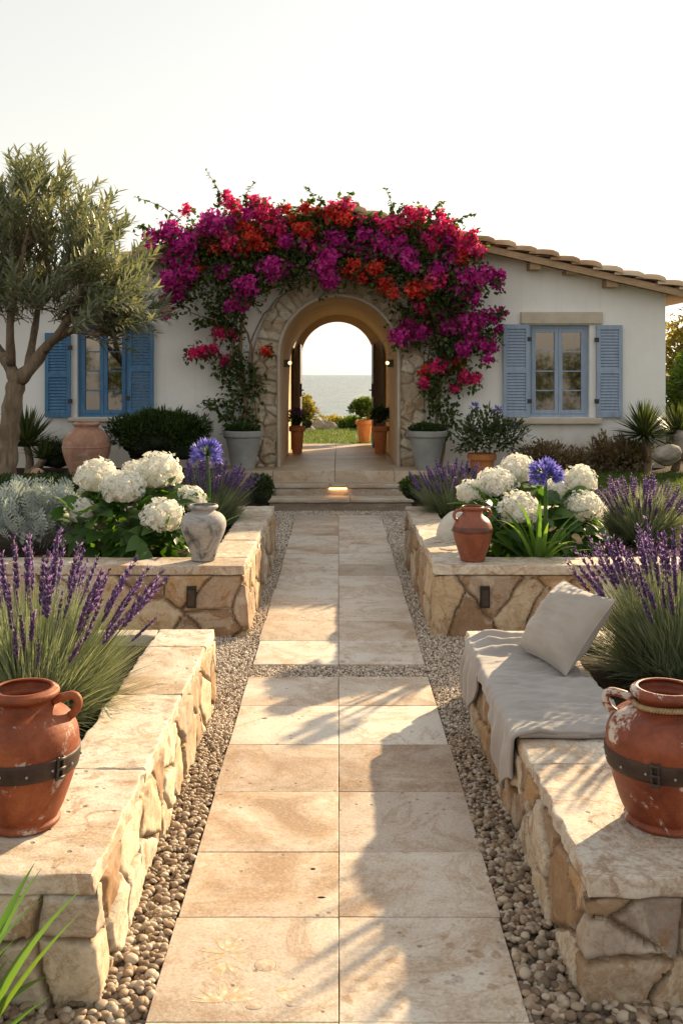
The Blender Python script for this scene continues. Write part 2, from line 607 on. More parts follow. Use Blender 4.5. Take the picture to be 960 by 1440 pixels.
def mat_paving(name, cols, stretch=(1, 1, 1), pit=True, bstr=.25, rough=.6, k1=2.2, veink=.6, veincol=(.40, .27, .16), palek=.5, stain=.0):
    """honed limestone slabs: drifting veins and clouds, small pits, each slab a little different"""
    m, nt = newmat(name)
    k = NT(nt)
    v = k.coord(stretch, 23.0)
    n1 = k.noise(v, k1, 8, .66, .7)
    f = k.math('ADD', n1, k.math('MULTIPLY', k.math('SUBTRACT', k.attr('rnd'), .5), .26))
    c = k.ramp(f, cols)
    n2 = k.noise(v, k1 * 1.1, 9, .68, 1.0)
    vein = k.ramp(n2, [(.44, (0, 0, 0)), (.485, (1, 1, 1)), (.50, (.25, .25, .25)), (.56, (0, 0, 0))])
    c = k.mix(k.math('MULTIPLY', vein, veink), c, veincol)
    n3 = k.noise(v, k1 * 1.1, 8, .66, .8)
    pale = k.ramp(n3, [(.52, (0, 0, 0)), (.64, (1, 1, 1))])
    c = k.mix(k.math('MULTIPLY', pale, palek), c, (.66, .61, .54))
    if stain:
        sm = k.ramp(k.noise(v, k1 * 2.4, 9, .72, 1.2), [(.54, (0, 0, 0)), (.60, (1, 1, 1))])
        c = k.mix(k.math('MULTIPLY', sm, stain), c, (.30, .17, .09))
        gm = k.ramp(k.noise(v, k1 * 3.1, 8, .7, 2.0), [(.56, (0, 0, 0)), (.62, (1, 1, 1))])
        c = k.mix(k.math('MULTIPLY', gm, stain * .7), c, (.34, .29, .25))
    # one slab in a few is darker and veined, as sawn across the bed
    dk = k.ramp(k.math('FRACT', k.math('MULTIPLY', k.attr('rnd'), 5.7)), [(.70, (0, 0, 0)), (.78, (1, 1, 1))])
    c = k.mix(k.math('MULTIPLY', dk, .5), c, k.mix(1.0, c, (.60, .53, .49), 'MULTIPLY'))
    # and one in a few is a pebbly breccia
    br_ = k.ramp(k.math('FRACT', k.math('MULTIPLY', k.attr('rnd'), 3.3)), [(.68, (0, 0, 0)), (.74, (1, 1, 1))])
    vb = k.n('ShaderNodeTexVoronoi')
    wv_ = k.n('ShaderNodeVectorMath', operation='ADD')
    nz = k.n('ShaderNodeTexNoise'); nz.inputs['Scale'].default_value = 9
    k.link(v, nz.inputs['Vector'])
    sc_n = k.n('ShaderNodeVectorMath', operation='SCALE'); sc_n.inputs['Scale'].default_value = .10
    k.link(nz.outputs['Color'], sc_n.inputs[0])
    k.link(v, wv_.inputs[0]); k.link(sc_n.outputs[0], wv_.inputs[1])
    k.link(wv_.outputs[0], vb.inputs['Vector']); vb.inputs['Scale'].default_value = 16
    bm = k.ramp(vb.outputs['Distance'], [(.22, (1, 1, 1)), (.36, (0, 0, 0))])
    bw = k.ramp(k.noise(v, 4.5, 5, .65), [(.47, (0, 0, 0)), (.56, (1, 1, 1))])
    c = k.mix(k.math('MULTIPLY', k.math('MULTIPLY', k.math('MULTIPLY', bm, bw), br_), .75), c, k.ramp(k.noise(v, 14, 2), [(.4, (.33, .20, .11)), (.6, (.36, .30, .25))]))
    # foot wear and ochre stains
    om = k.ramp(k.noise(v, k1 * .8, 7, .7, .5), [(.56, (0, 0, 0)), (.68, (1, 1, 1))])
    c = k.mix(k.math('MULTIPLY', om, .42), c, (.47, .30, .155))
    sp = k.noise(v, 95, 4, .7)
    c = k.mix(k.ramp(sp, [(.36, (.55, .55, .55)), (.5, (0, 0, 0))]), c, k.mix(1.0, c, (.66, .60, .54), 'MULTIPLY'))
    c = k.mix(k.ramp(sp, [(.56, (0, 0, 0)), (.7, (.4, .4, .4))]), c, (.70, .66, .60))
    h = k.math('ADD', k.noise(v, 25, 7, .7), k.math('MULTIPLY', sp, .5))
    if pit:
        vo = k.n('ShaderNodeTexVoronoi')
        k.link(v, vo.inputs['Vector'])
        vo.inputs['Scale'].default_value = 17
        pm = k.ramp(vo.outputs['Distance'], [(.09, (1, 1, 1)), (.16, (0, 0, 0))])
        where = k.ramp(k.noise(v, 2.6, 3), [(.46, (0, 0, 0)), (.56, (1, 1, 1))])
        pm = k.math('MULTIPLY', pm, where)
        c = k.mix(k.math('MULTIPLY', pm, .7), c, (.16, .11, .07))
        h = k.math('SUBTRACT', h, k.math('MULTIPLY', pm, 1.5))
    k.finish(c, k.math('ADD', k.math('MULTIPLY', n1, .25), rough - .12), h, bstr, .006, .35)
    return m

EXPOSURE = 1.4

# ================================================================== world, sun, camera
SUN_AZ, SUN_EL = math.radians(36), math.radians(22)
w = bpy.data.worlds.new('World')
sc.world = w
w.use_nodes = True
wn = w.node_tree
wn.nodes.clear()
sky = wn.nodes.new('ShaderNodeTexSky')
sky.sky_type = 'NISHITA'
sky.sun_disc = False
sky.sun_elevation = SUN_EL
sky.sun_rotation = SUN_AZ
sky.altitude = 0
sky.air_density = 2.0
sky.dust_density = 1.0
sky.ozone_density = 1.0
bg = wn.nodes.new('ShaderNodeBackground')
bg.inputs['Strength'].default_value = 0.065
wo = wn.nodes.new('ShaderNodeOutputWorld')
hs = wn.nodes.new('ShaderNodeHueSaturation')          # thin high haze: the sky is nearly white
hs.inputs['Saturation'].default_value = .32
wn.links.new(sky.outputs[0], hs.inputs['Color'])
cream_fill = wn.nodes.new('ShaderNodeMix')                   # even cream added over the whole sky, to fill the shaded facade
cream_fill.data_type = 'RGBA'
cream_fill.inputs[0].default_value = .5
wn.links.new(hs.outputs[0], cream_fill.inputs[6])
cream_fill.inputs[7].default_value = (6.0, 5.75, 5.35, 1)
wn.links.new(cream_fill.outputs[2], bg.inputs[0])
wn.links.new(bg.outputs[0], wo.inputs[0])

sl = bpy.data.lights.new('sun', 'SUN')
sl.energy = 4.4
sl.angle = math.radians(.9)
sl.color = (1.0, .75, .44)
so = bpy.data.objects.new('sun', sl)
COL.objects.link(so)
S = Vector((math.sin(SUN_AZ) * math.cos(SUN_EL), math.cos(SUN_AZ) * math.cos(SUN_EL), math.sin(SUN_EL)))
so.rotation_euler = S.to_track_quat('Z', 'Y').to_euler()
so.location = (20, 30, 20)

cd = bpy.data.cameras.new('camera')
cd.sensor_width = 36
cd.lens = 36 * FPX / 1440
cd.shift_x = (480 - CX) / 1440
cd.shift_y = -(720 - HY) / 1440
cd.clip_end = 60000
cam = bpy.data.objects.new('camera', cd)
COL.objects.link(cam)
cam.location = (0, 0, HC)
cam.rotation_euler = (PI / 2, 0, 0)
sc.camera = cam
sc.view_settings.view_transform = 'Standard'
sc.view_settings.look = 'None'
sc.view_settings.exposure = EXPOSURE
sc.view_settings.gamma = 1
sc.render.engine = 'CYCLES'
sc.cycles.use_denoising = True
sc.cycles.max_bounces = 8
sc.cycles.transparent_max_bounces = 12
sc.cycles.sample_clamp_indirect = 6
sc.cycles.caustics_reflective = False
sc.cycles.caustics_refractive = False

# ================================================================== materials of the place
M_GRAVELBED = mat_noise('gravel_bed', [(.3, (.16, .125, .095)), (.5, (.29, .23, .18)), (.7, (.42, .35, .28))], 90, 4, .95, .8, 130, .012, .15)
M_SOIL = mat_noise('soil', [(.3, (.018, .012, .008)), (.6, (.05, .034, .022)), (.8, (.09, .065, .04))], 30, 6, .95, .8, 60, .02, .1)
M_LAWN = mat_noise('lawn', [(.3, (.035, .06, .012)), (.7, (.075, .11, .025))], 8, 5, .95, .5, 150, .02, .1)
M_PEBBLE = mat_noise('pebble', [(.12, (.13, .092, .062)), (.3, (.23, .155, .10)), (.5, (.34, .245, .16)), (.68, (.30, .25, .20)), (.9, (.46, .38, .29))], 14, 4, .6, .15, 60, .004, .35, rndk=1.0, shift=9)
M_GRIT = mat_noise('grit', [(.1, (.28, .225, .175)), (.35, (.43, .35, .28)), (.6, (.54, .46, .38)), (.9, (.68, .61, .53))], 14, 2, .7, .0, rndk=1.1, shift=9)
M_PAVE = mat_paving('paving_stone', [(.28, (.34, .24, .165)), (.38, (.50, .405, .32)), (.48, (.60, .53, .45)), (.64, (.65, .60, .53)), (.9, (.68, .65, .60))], bstr=.35)
M_CAP = mat_paving('cap_stone', [(.25, (.36, .25, .16)), (.38, (.51, .42, .32)), (.50, (.63, .57, .48)), (.75, (.68, .64, .57))], (1, 1, 1), True, .5, .7, 2.6, .65, (.36, .23, .13), .6, .6)
M_STEP = mat_paving('step_stone', [(.3, (.26, .20, .155)), (.5, (.38, .31, .25)), (.8, (.52, .45, .38))], (.6, 1, 1.6), False, .4, .8, 4.5)
M_TERRACE = mat_paving('terrace_stone', [(.3, (.40, .30, .20)), (.5, (.50, .40, .29)), (.8, (.58, .48, .37))], (1, 1, 1), False, .15, .5, 1.5)
M_RUBBLE = mat_stone('rubble_stone', [(.0, (.50, .40, .27)), (.16, (.60, .52, .40)), (.34, (.36, .23, .125)), (.44, (.56, .46, .33)), (.62, (.40, .335, .275)), (.74, (.63, .57, .46)), (.90, (.28, .165, .09))], .4, (.19, .13, .08))
M_RUBBLE_R = mat_stone('bench_stone', [(.0, (.56, .47, .35)), (.18, (.30, .19, .105)), (.34, (.62, .56, .46)), (.46, (.36, .30, .255)), (.62, (.42, .26, .13)), (.72, (.58, .50, .38)), (.86, (.27, .22, .185))], .45, (.15, .10, .06))
M_RUBBLE_B = mat_stone('bed_wall_stone', [(.0, (.42, .28, .16)), (.18, (.52, .40, .26)), (.38, (.33, .215, .13)), (.50, (.56, .47, .34)), (.64, (.38, .29, .22)), (.78, (.64, .60, .53)), (.88, (.26, .165, .10))], .3, (.17, .115, .07), .5, .9, 8)
M_ARCHSTONE = mat_stone('arch_stone', [(.0, (.50, .41, .29)), (.2, (.60, .53, .42)), (.4, (.40, .31, .215)), (.55, (.54, .44, .31)), (.75, (.64, .58, .48)), (.9, (.44, .34, .23))], .4, (.40, .33, .25), .5, .9, 9)
def mat_plaster():
    m, nt = newmat('white_plaster')
    k = NT(nt)
    v = k.coord()
    c = k.ramp(k.noise(v, 1.3, 6, .6), [(.3, (.80, .785, .755)), (.6, (.855, .845, .82)), (.8, (.88, .875, .855))])
    # rain-washed dirt: faint vertical runs, and soil splashed up the foot of the wall
    mp = k.n('ShaderNodeMapping'); mp.inputs['Scale'].default_value = (5, 5, .35)
    k.link(v, mp.inputs['Vector'])
    run = k.ramp(k.noise(mp.outputs[0], 1.5, 5, .65), [(.52, (0, 0, 0)), (.72, (1, 1, 1))])
    c = k.mix(k.math('MULTIPLY', run, .16), c, (.48, .42, .34))
    sep = k.n('ShaderNodeSeparateXYZ'); k.link(v, sep.inputs[0])
    zz = k.math('ADD', sep.outputs[2], k.math('MULTIPLY', k.noise(v, 5, 6, .7), -.45))
    foot = k.ramp(zz, [(.0, (1, 1, 1)), (.28, (0, 0, 0))])
    c = k.mix(k.math('MULTIPLY', foot, .55), c, (.46, .38, .28))
    h = k.math('ADD', k.noise(v, 5, 6, .65, .8), k.math('MULTIPLY', k.noise(v, 45, 4), .25))
    k.finish(c, .92, h, .30, .02, .15)
    return m


M_PLASTER = mat_plaster()
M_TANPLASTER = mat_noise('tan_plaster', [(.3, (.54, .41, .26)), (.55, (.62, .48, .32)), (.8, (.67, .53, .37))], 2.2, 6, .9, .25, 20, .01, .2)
M_LIMESTONE = mat_noise('pale_limestone', [(.3, (.50, .43, .34)), (.6, (.58, .51, .42)), (.8, (.64, .58, .49))], 6, 6, .85, .3, 50, .006, .25)
M_BLUE = mat_noise('blue_paint', [(.3, (.055, .15, .285)), (.55, (.08, .195, .35)), (.8, (.12, .245, .40))], 7, 5, .6, .12, 60, .003, .3, stretch=(3, 3, .6))
M_PALEBLUE = mat_noise('haze_lightened_blue', [(.3, (.26, .33, .45)), (.55, (.31, .385, .50)), (.8, (.37, .44, .55))], 7, 5, .65, .12, 60, .003, .3, stretch=(3, 3, .6))  # shutter blue with the sun-glow haze painted in as a paler tone
M_WOOD = mat_noise('rafter_wood', [(.3, (.34, .22, .13)), (.6, (.46, .32, .20)), (.8, (.54, .40, .26))], 6, 5, .8, .3, 40, .005, .2, stretch=(1, 6, 6))
M_DARKWOOD = mat_noise('dark_door', [(.3, (.025, .018, .012)), (.7, (.06, .042, .028))], 6, 5, .5, .3, 30, .004, .4, stretch=(5, 5, .5))
M_ROOFTILE = mat_noise('roof_tile', [(.15, (.34, .21, .12)), (.4, (.46, .30, .18)), (.6, (.54, .39, .25)), (.9, (.60, .47, .34))], 5, 5, .9, .4, 40, .01, .2, rndk=.9, shift=5)
M_IRON = mat_noise('dark_iron', [(.3, (.018, .014, .012)), (.7, (.05, .036, .028))], 25, 4, .5, .2, 60, .002, .5)
M_BLACK = mat_noise('black_fitting', [(.3, (.010, .009, .008)), (.7, (.02, .018, .016))], 25, 3, .4)


def mat_glass():
    m, nt = newmat('window_glass')
    k = NT(nt)
    t = k.n('ShaderNodeBsdfTransparent')
    t.inputs[0].default_value = (.55, .45, .34, 1)
    g = k.n('ShaderNodeBsdfGlossy')
    g.inputs['Roughness'].default_value = .03
    g.inputs['Color'].default_value = (1, .93, .82, 1)
    lw = k.n('ShaderNodeLayerWeight')
    lw.inputs[0].default_value = .2
    f = k.math('ADD', lw.outputs['Fresnel'], .15, True)
    bpn = k.n('ShaderNodeBump')
    bpn.inputs['Strength'].default_value = .04
    k.link(k.noise(k.coord(), 3, 2), bpn.inputs['Height'])
    k.link(bpn.outputs[0], g.inputs['Normal'])
    mx = k.n('ShaderNodeMixShader')
    k.link(f, mx.inputs[0]); k.link(t.outputs[0], mx.inputs[1]); k.link(g.outputs[0], mx.inputs[2])
    o = k.n('ShaderNodeOutputMaterial')
    k.link(mx.outputs[0], o.inputs[0])
    return m


M_GLASS = mat_glass()


def mat_glow(name, col, st):
    m, nt = newmat(name)
    NT(nt).finish((.3, .25, .2), .4, emit=col, estr=st)
    return m


M_BULB = mat_glow('lit_lamp', (1, .66, .30), 1.1)
M_STEPGLOW = mat_glow('lit_step_lamp', (1, .48, .15), 8)


def mat_sea():
    m, nt = newmat('sea_water')
    k = NT(nt)
    v = k.coord((1, 1, 1))
    a = k.noise(v, .10, 5, .6, .6)
    mp = k.n('ShaderNodeMapping')
    mp.inputs['Scale'].default_value = (.5, 1.6, 1)
    k.link(v, mp.inputs['Vector'])
    b2 = k.noise(mp.outputs[0], .45, 5, .65)
    h = k.math('ADD', k.math('MULTIPLY', a, 1.5), b2)
    k.finish((.20, .245, .26), .28, h, 1.0, 1.5, .25)
    return m


M_SEA = mat_sea()


# ================================================================== ground, sea, path
def ground_h(x, y):
    ax = np.abs(x)
    near = sstep(.80, .95, ax) * sstep(6.55, 6.95, y)
    far = sstep(.95, 1.5, ax)
    k = near * (1 - sstep(9.0, 9.7, y)) + far * sstep(9.0, 9.7, y)
    hr = .33 + .11 * sstep(10.5, 12.9, y)
    k = np.where(y > 12.4, np.maximum(k, sstep(12.6, 13.2, y)), k)
    z = k * hr
    z = z + sstep(5, 12, ax) * .25 * sstep(4, 10, y) * (1 - sstep(14, 18, y))
    z = z - sstep(26, 33, y) * 7.0 - sstep(26, 30, y) * .4 * fbm(np.stack([x * .4, y * .4, x * 0], -1), 3)
    return z - .012


mb = MB()
gx = np.unique(np.concatenate([np.linspace(-60, 60, 41), np.linspace(-6, 6, 61), np.linspace(-1.6, 1.6, 65)]))
gy = np.unique(np.concatenate([np.linspace(-18, 40, 59), np.linspace(5.5, 14, 69), np.linspace(24, 36, 30)]))
X, Y = np.meshgrid(gx, gy, indexing='ij')
mb.grid(np.stack([X, Y, ground_h(X, Y)], -1))
structure(mb.build('ground', M_SOIL))

mb = MB()
mb.quad((-26000, 26, -5), (26000, 26, -5), (26000, 26000, -5), (-26000, 26000, -5))
structure(mb.build('sea', M_SEA))


def lawn_patch(x0, x1, y0, y1, dx=.15):
    nx, ny = int((x1 - x0) / dx) + 2, int((y1 - y0) / dx) + 2
    X, Y = np.meshgrid(np.linspace(x0, x1, nx), np.linspace(y0, y1, ny), indexing='ij')
    m = MB()
    m.grid(np.stack([X, Y, ground_h(X, Y) + .016], -1))
    return m


def grass_tufts(m, x0, x1, y0, y1, n, L=(.025, .06), wd=(.0022, .004)):
    x = RG.uniform(x0, x1, n); y = RG.uniform(y0, y1, n)
    z = ground_h(x, y) + .012
    phi = RG.uniform(0, 2 * PI, n)
    le = RG.uniform(*L, n); ww = RG.uniform(*wd, n)
    tip = np.stack([np.cos(phi) * le * .5, np.sin(phi) * le * .5, le], -1)
    side = np.stack([-np.sin(phi), np.cos(phi), 0 * phi], -1) * ww[:, None]
    p = np.stack([x, y, z], -1)
    V = np.stack([p - side, p + side, p + tip * .55 + side * .7 - np.array([0, 0, 0]), p + tip], 1)
    F = np.array([[0, 1, 2], [0, 2, 3]])
    Fa = (F[None] + (np.arange(n) * 4)[:, None, None]).reshape(-1, 3)
    m.add(V.reshape(-1, 3), Fa, np.repeat(RG.random(n), 4))


M_GRASS = mat_leaf('grass_blade', [(.1, (.035, .065, .012)), (.5, (.075, .12, .022)), (.9, (.14, .17, .045))], .4)
lawn = lawn_patch(1.55, 9, 9.45, 12.75)
structure(lawn.build('lawn', M_LAWN))
lawn = lawn_patch(-8, 8, 17.9, 25.2, .4)
structure(lawn.build('sea_lawn', M_LAWN))
m = MB()
grass_tufts(m, 1.55, 6.0, 9.45, 12.75, 30000)
grass_tufts(m, -2.2, 2.2, 17.95, 25.2, 16000, (.03, .06), (.004, .007))
grass_tufts(m, 1.0, 1.6, 10.2, 12.3, 2500)
tag(m.build('grass', M_GRASS, smooth=False), 'short mown grass on the lawns by the house and toward the sea', 'grass', kind='stuff')

# path: honed slabs laid in two columns with open joints, in two runs with a gravel gap between
m = MB()
rows = [1.1, 1.6, 2.1, 2.58, 3.08, 3.50, 4.01, 4.52, 5.05, 5.53]
rowsb = [5.77, 6.28] + [6.28 + .51 * k for k in range(1, 12)]
rg = np.random.default_rng(5)
for rr in (rows, rowsb):
    for a, b in zip(rr[:-1], rr[1:]):
        for c in (0, 1):
            x0, x1 = (-.5, -.0012) if c == 0 else (.0012, .5)
            x0 += rg.uniform(-.006, .006) if c == 0 else 0
            x1 += rg.uniform(-.006, .006) if c == 1 else 0
            rbox(m, x0, x1, a + .0013, b - .0013, -.02, .022 + (rg.uniform(-.001, .0012) if (b < 2.4 or b > 3.6 or c) else 0), r=.0026, res=.12, namp=.0012, nfreq=9, seed=int(a * 100) + c, rnd=rg.random(), top_amp=.0008 if (b < 2.4 or b > 3.6 or c) else .0)
# worn round stones and leaf-like fossils set in the nearest slab
inlay = []
for (px, py, a, b) in ((373, 1357, .033, .033), (357, 1416, .024, .014), (409, 1413, .014, .009), (440, 1222, .01, .007), (452, 1262, .014, .006), (372, 1010, .016, .006)):
    q = P(px, py, FPX * (HC - .022) / (py - HY))
    inlay.append((q, a, b))
structure(m.build('path', M_PAVE))
M_FOSSIL = mat_noise('fossil_stone', [(.35, (.43, .30, .17)), (.5, (.53, .41, .28)), (.62, (.62, .54, .43))], 40, 8, .7, .3, 60, .003, .3, stretch=(1, 1, 1))
m = MB()
fl_ = leaf_tpl(8, .085, 0, 0, .9)
for (px, py, n_, L_, a0, a1) in ((322, 1340, 8, .085, -.6, 3.6), (318, 1352, 5, .07, 3.9, 5.6), (318, 1408, 10, .085, .2, 3.2), (385, 1395, 5, .07, -.7, .5)):
    q = P(px, py, FPX * (HC - .022) / (py - HY))
    a = np.linspace(a0, a1, n_) + RG.normal(0, .12, n_)
    d = np.stack([np.cos(a), np.sin(a), a * 0], -1)
    V, F = fl_
    m.inst((V * [1, 1, 0], F), np.array([q[0], q[1], .0223]) + d * .008 + np.stack([a * 0, a * 0, np.arange(n_) * .00003], -1), frames(d, np.tile([0, 0, 1.0], (n_, 1))), L_ * RG.uniform(.6, 1.15, n_))
M_INLAY = mat_noise('inlaid_stone', [(.3, (.30, .20, .13)), (.5, (.46, .36, .27)), (.7, (.58, .50, .41))], 40, 5, .6, .3, 80, .003, .3)
for i_, (q, a, b) in enumerate(inlay):
    if i_ < 3:
        m.add(ICO3[0] * [a * 1.07, b * 1.07, .0028] + [q[0], q[1], .0207], ICO3[1], 0, 2)
    m.add(ICO3[0] * [a, b, .0036] + [q[0], q[1], .0207], ICO3[1], 0, 1 if i_ < 3 else 2)
structure(m.build('path_fossil', [M_FOSSIL, M_INLAY, M_SOIL]))

# gravel: a bed sheet under loose stones
m = MB()
for x0, x1, y0, y1 in ((-2.6, 2.6, -7, 2.95), (-.72, .72, 2.95, 5.0), (-3.4, 3.4, 5.0, 6.75), (-.72, .72, 6.75, 9.2), (-1.15, 1.15, 9.2, 12.5)):
    m.quad((x0, y0, .002), (x1, y0, .002), (x1, y1, .002), (x0, y1, .002))
structure(m.build('gravel_bed', M_GRAVELBED))


def strip_pts(n, x0, x1, y0, y1):
    return np.stack([RG.uniform(x0, x1, n), RG.uniform(y0, y1, n)], -1)


m = MB()
# coarse pebbles near, finer grit beyond
for sgn in (-1, 1):
    for lay in range(3):
        for y0, y1, r0, dens in ((1.3, 2.9, .0148, 1150), (2.9, 3.9, .0122, 1800), (3.9, 4.7, .0096, 2700)):
            x0, x1 = .505, (1.45 if y0 < 2 else .68)
            n = int(dens * (x1 - x0) * (y1 - y0))
            p = strip_pts(n, x0, x1, y0, y1)
            if y0 < 2:
                p = p[(p[:, 0] < .70) | (p[:, 1] < 2.66)]
            n = len(p)
            sc_ = r0 * RG.uniform(.62, 1.3, (n, 1)) * np.stack([RG.uniform(.85, 1.35, n), RG.uniform(.75, 1.05, n), RG.uniform(.5, .8, n)], -1)
            a = RG.uniform(0, 2 * PI, n)
            tl = RG.normal(0, .22, (n, 2))
            ro = frames(np.stack([np.cos(a), np.sin(a), tl[:, 0]], -1), np.stack([tl[:, 1], tl[:, 0], np.ones(n)], -1))
            z = .004 + r0 * (.25 + .55 * lay) + RG.uniform(-.2, .25, n) * r0
            m.inst(ICO2 if y0 < 2.9 else ICO1, np.stack([sgn * p[:, 0], p[:, 1], z], -1), ro, sc_)
m2 = MB()
areas = [(.503, .68, 4.5, 6.6, 1), (.503, .66, 6.6, 9.3, 1), (.503, .95, 9.3, 12.3, 1), (.68, 2.4, 5.2, 6.6, 1), (-.5, .5, 5.535, 5.765, 0), (-.5, .5, 11.9, 12.32, 0)]
for x0, x1, y0, y1, both in areas:
    for sgn in ((-1, 1) if both else (1,)):
        r0 = .0062 if y0 < 9 else .008
        n = int((x1 - x0) * (y1 - y0) * (9500 if y0 < 9 else 5000))
        p = strip_pts(n, x0, x1, y0, y1)
        sc_ = r0 * RG.uniform(.7, 1.4, (n, 1)) * np.stack([RG.uniform(.8, 1.4, n), RG.uniform(.8, 1.1, n), RG.uniform(.5, .9, n)], -1)
        m2.inst(ICO0, np.stack([sgn * p[:, 0], p[:, 1], .005 + RG.uniform(0, .011, n)], -1), rot_all(n), sc_)
m.n and tag(m.build('pebbles', M_PEBBLE), 'rounded brown and grey pebbles filling the channels beside the near paving', 'pebbles', kind='stuff')
tag(m2.build('gravel', M_GRIT), 'fine tan gravel along the far paving and between the stone beds', 'gravel', kind='stuff')

# ================================================================== stone beds
M_BOX = M_BLACK


def cap_slabs(m, rects, z0, z1, seed):
    rg = np.random.default_rng(seed)
    for i, (x0, x1, y0, y1) in enumerate(rects):
        dz = rg.uniform(-.003, .003)
        rbox(m, x0 + .0015, x1 - .0015, y0 + .0015, y1 - .0015, z0, z1 + dz, r=.008, res=.022, namp=.0045, nfreq=19, seed=seed + i, rnd=rg.random(), top_amp=.0018, side_amp=.010)


def bed(name, label, cat, mirror, y0, y1, xin, xout, ztop, side_w, front_w, back_w, cell, seed, mat, light=None, res=.011, cut_side=(), lean=0.02, cth=.055, depth=.016):
    s = 1 if mirror else -1
    t = thing(name, label, cat, (s * (xin + .4), y0, 0))
    zw = ztop - cth
    m = MB()
    plan_wall(m, [(-xout, y0 + .015), (-xin - .012, y0 + .015), (-xin - .012, y1 - .015), (-xout, y1 - .015)], -.02, zw + .004, res, cell[0], cell[1], seed, mirror, lean, depth=depth, gap=.0065)
    w_ = m.build('wall', mat, t)
    m = MB()
    rects = []
    rg = np.random.default_rng(seed)
    # side run
    ys = [y0 + front_w]
    while ys[-1] < y1 - .75:
        ys.append(ys[-1] + rg.uniform(.55, .85))
    ys.append(y1)
    for a, b in zip(ys[:-1], ys[1:]):
        rects.append((xin, xin + side_w, a, b))
    # front run, and a narrow one at the back
    xs = [xin]
    first = True
    while xs[-1] < xout - .9:
        xs.append(xs[-1] + (max(side_w + .12, rg.uniform(.7, .9)) if first else rg.uniform(.6, .95)))
        first = False
    xs.append(xout)
    for a, b in zip(xs[:-1], xs[1:]):
        rects.append((a, b, y0, y0 + front_w))
    if back_w:
        rects.append((xin + side_w, xout, y1 - back_w, y1))
    R2 = [(-b, -a, c, d) if s < 0 else (a, b, c, d) for a, b, c, d in rects]
    cap_slabs(m, R2, zw, ztop, seed)
    m.build('cap', M_CAP, t)
    m = MB()
    nx, ny = 40, 40
    X, Yy = np.meshgrid(np.linspace(xin + side_w - .05, xout, nx), np.linspace(y0 + front_w - .05, y1 - back_w + .03, ny), indexing='ij')
    Z = ztop - .06 + .02 * fbm(np.stack([X * 5, Yy * 5, X * 0], -1), seed)
    m.grid(np.stack([s * X, Yy, Z], -1))
    m.build('soil', M_SOIL, t)
    if light:
        lx, lz = light
        m = MB()
        cx, cy = lx, y0 - .028
        m.box(cx - .03, cx + .03, cy, cy + .05, lz - .068, lz + .068)
        f = m.build('light_fitting', M_BLACK, t, smooth=False)
        m = MB()
        m.box(cx - .021, cx + .021, cy - .003, cy + .01, lz - .055, lz + .045)
        m.build('lens', M_IRON, f, smooth=False)
    return t


T_LSEAT = bed('planter_wall', 'low cream stone planter wall at the left, carrying the banded terracotta pot', 'planter', False, 2.66, 5.235, .652, 2.3, .362, .29, .72, .12, (.24, .21), 21, M_RUBBLE, None, .0095)
T_RSEAT = bed('planter_wall', 'low rubble stone bench wall with the grey throw and cushion on it', 'planter', True, 2.66, 5.235, .664, 2.3, .355, .47, .78, .12, (.19, .165), 22, M_RUBBLE_R, None, .0095)
T_LBED = bed('planter_wall', 'raised stone flower bed under the grey speckled vase', 'planter', False, 6.42, 9.32, .605, 3.3, .47, .26, .30, .2, (.27, .24), 33, M_RUBBLE_B, (-.945, .27), .013, cth=.062, depth=.018)
T_RBED = bed('planter_wall', 'raised stone flower bed under the small brown jug', 'planter', True, 6.42, 9.32, .62, 3.3, .47, .26, .30, .2, (.27, .24), 44, M_RUBBLE_B, (.94, .27), .013, cth=.062, depth=.018)

# ================================================================== steps and terrace
m = MB()
for x0, x1, y0, y1, z0, z1, sd in ((-.86, .91, 12.355, 12.75, -.05, .112, 3), (-.88, .90, 12.625, 13.0, .1, .262, 8)):
    rbox(m, x0, x1, y0, y1, z0, z1, r=.012, res=.05, namp=.006, nfreq=12, seed=sd, rnd=.2 + sd * .05, side_amp=.006)
for x0, x1, y0, y1, z0, z1, sd in ((-.88, .93, 12.325, 12.72, .114, .166, 4), (-.90, .92, 12.595, 12.98, .264, .318, 9)):
    xm = (x0 + x1) / 2 + .12 * (1 if sd == 4 else -1)
    for a_, b_ in ((x0, xm - .002), (xm + .002, x1)):
        rbox(m, a_, b_, y0, y1, z0, z1, r=.014, res=.05, namp=.004, nfreq=9, seed=sd, rnd=.3 + sd * .04, side_amp=.005, mi=1)
M_TREAD = mat_paving('tread_stone', [(.3, (.42, .35, .28)), (.5, (.55, .475, .395)), (.8, (.63, .57, .49))], (.6, 1, 1.6), False, .35, .7, 3.0)
steps = tag(m.build('stone_steps', [M_STEP, M_TREAD]), kind='structure')
m = MB()
lx = P(475, 675, 12.6)
m.box(lx[0] - .11, lx[0] + .11, 12.607, 12.622, .255, .263)
m.build('step_lamp', M_STEPGLOW, steps, smooth=False)
m = MB()
rg = np.random.default_rng(9)
ysl = [12.86, 13.7, 14.5, 15.3, 16.1, 16.9, 17.95]
xsl = [-1.62, -.85, -.05, .72, 1.62]
for a, b in zip(ysl[:-1], ysl[1:]):
    for c, d in zip(xsl[:-1], xsl[1:]):
        if a > 13.6:
            c, d = max(c, -.86), min(d, .86)
            if d - c < .05: continue
        rbox(m, c + .002, d - .002, a + .002, b - .002, .2, .457, r=.006, res=.2, rnd=rg.random())
structure(m.build('terrace', M_TERRACE))

# ================================================================== house
YF, YB = 13.6, 17.6
XL, XR = -6.4, 4.46
AH, ASP, ZF = .795, 1.965, .452          # arch half width, springing height, floor


def wall_top(x):
    return 3.83 - .23 * np.abs(x)


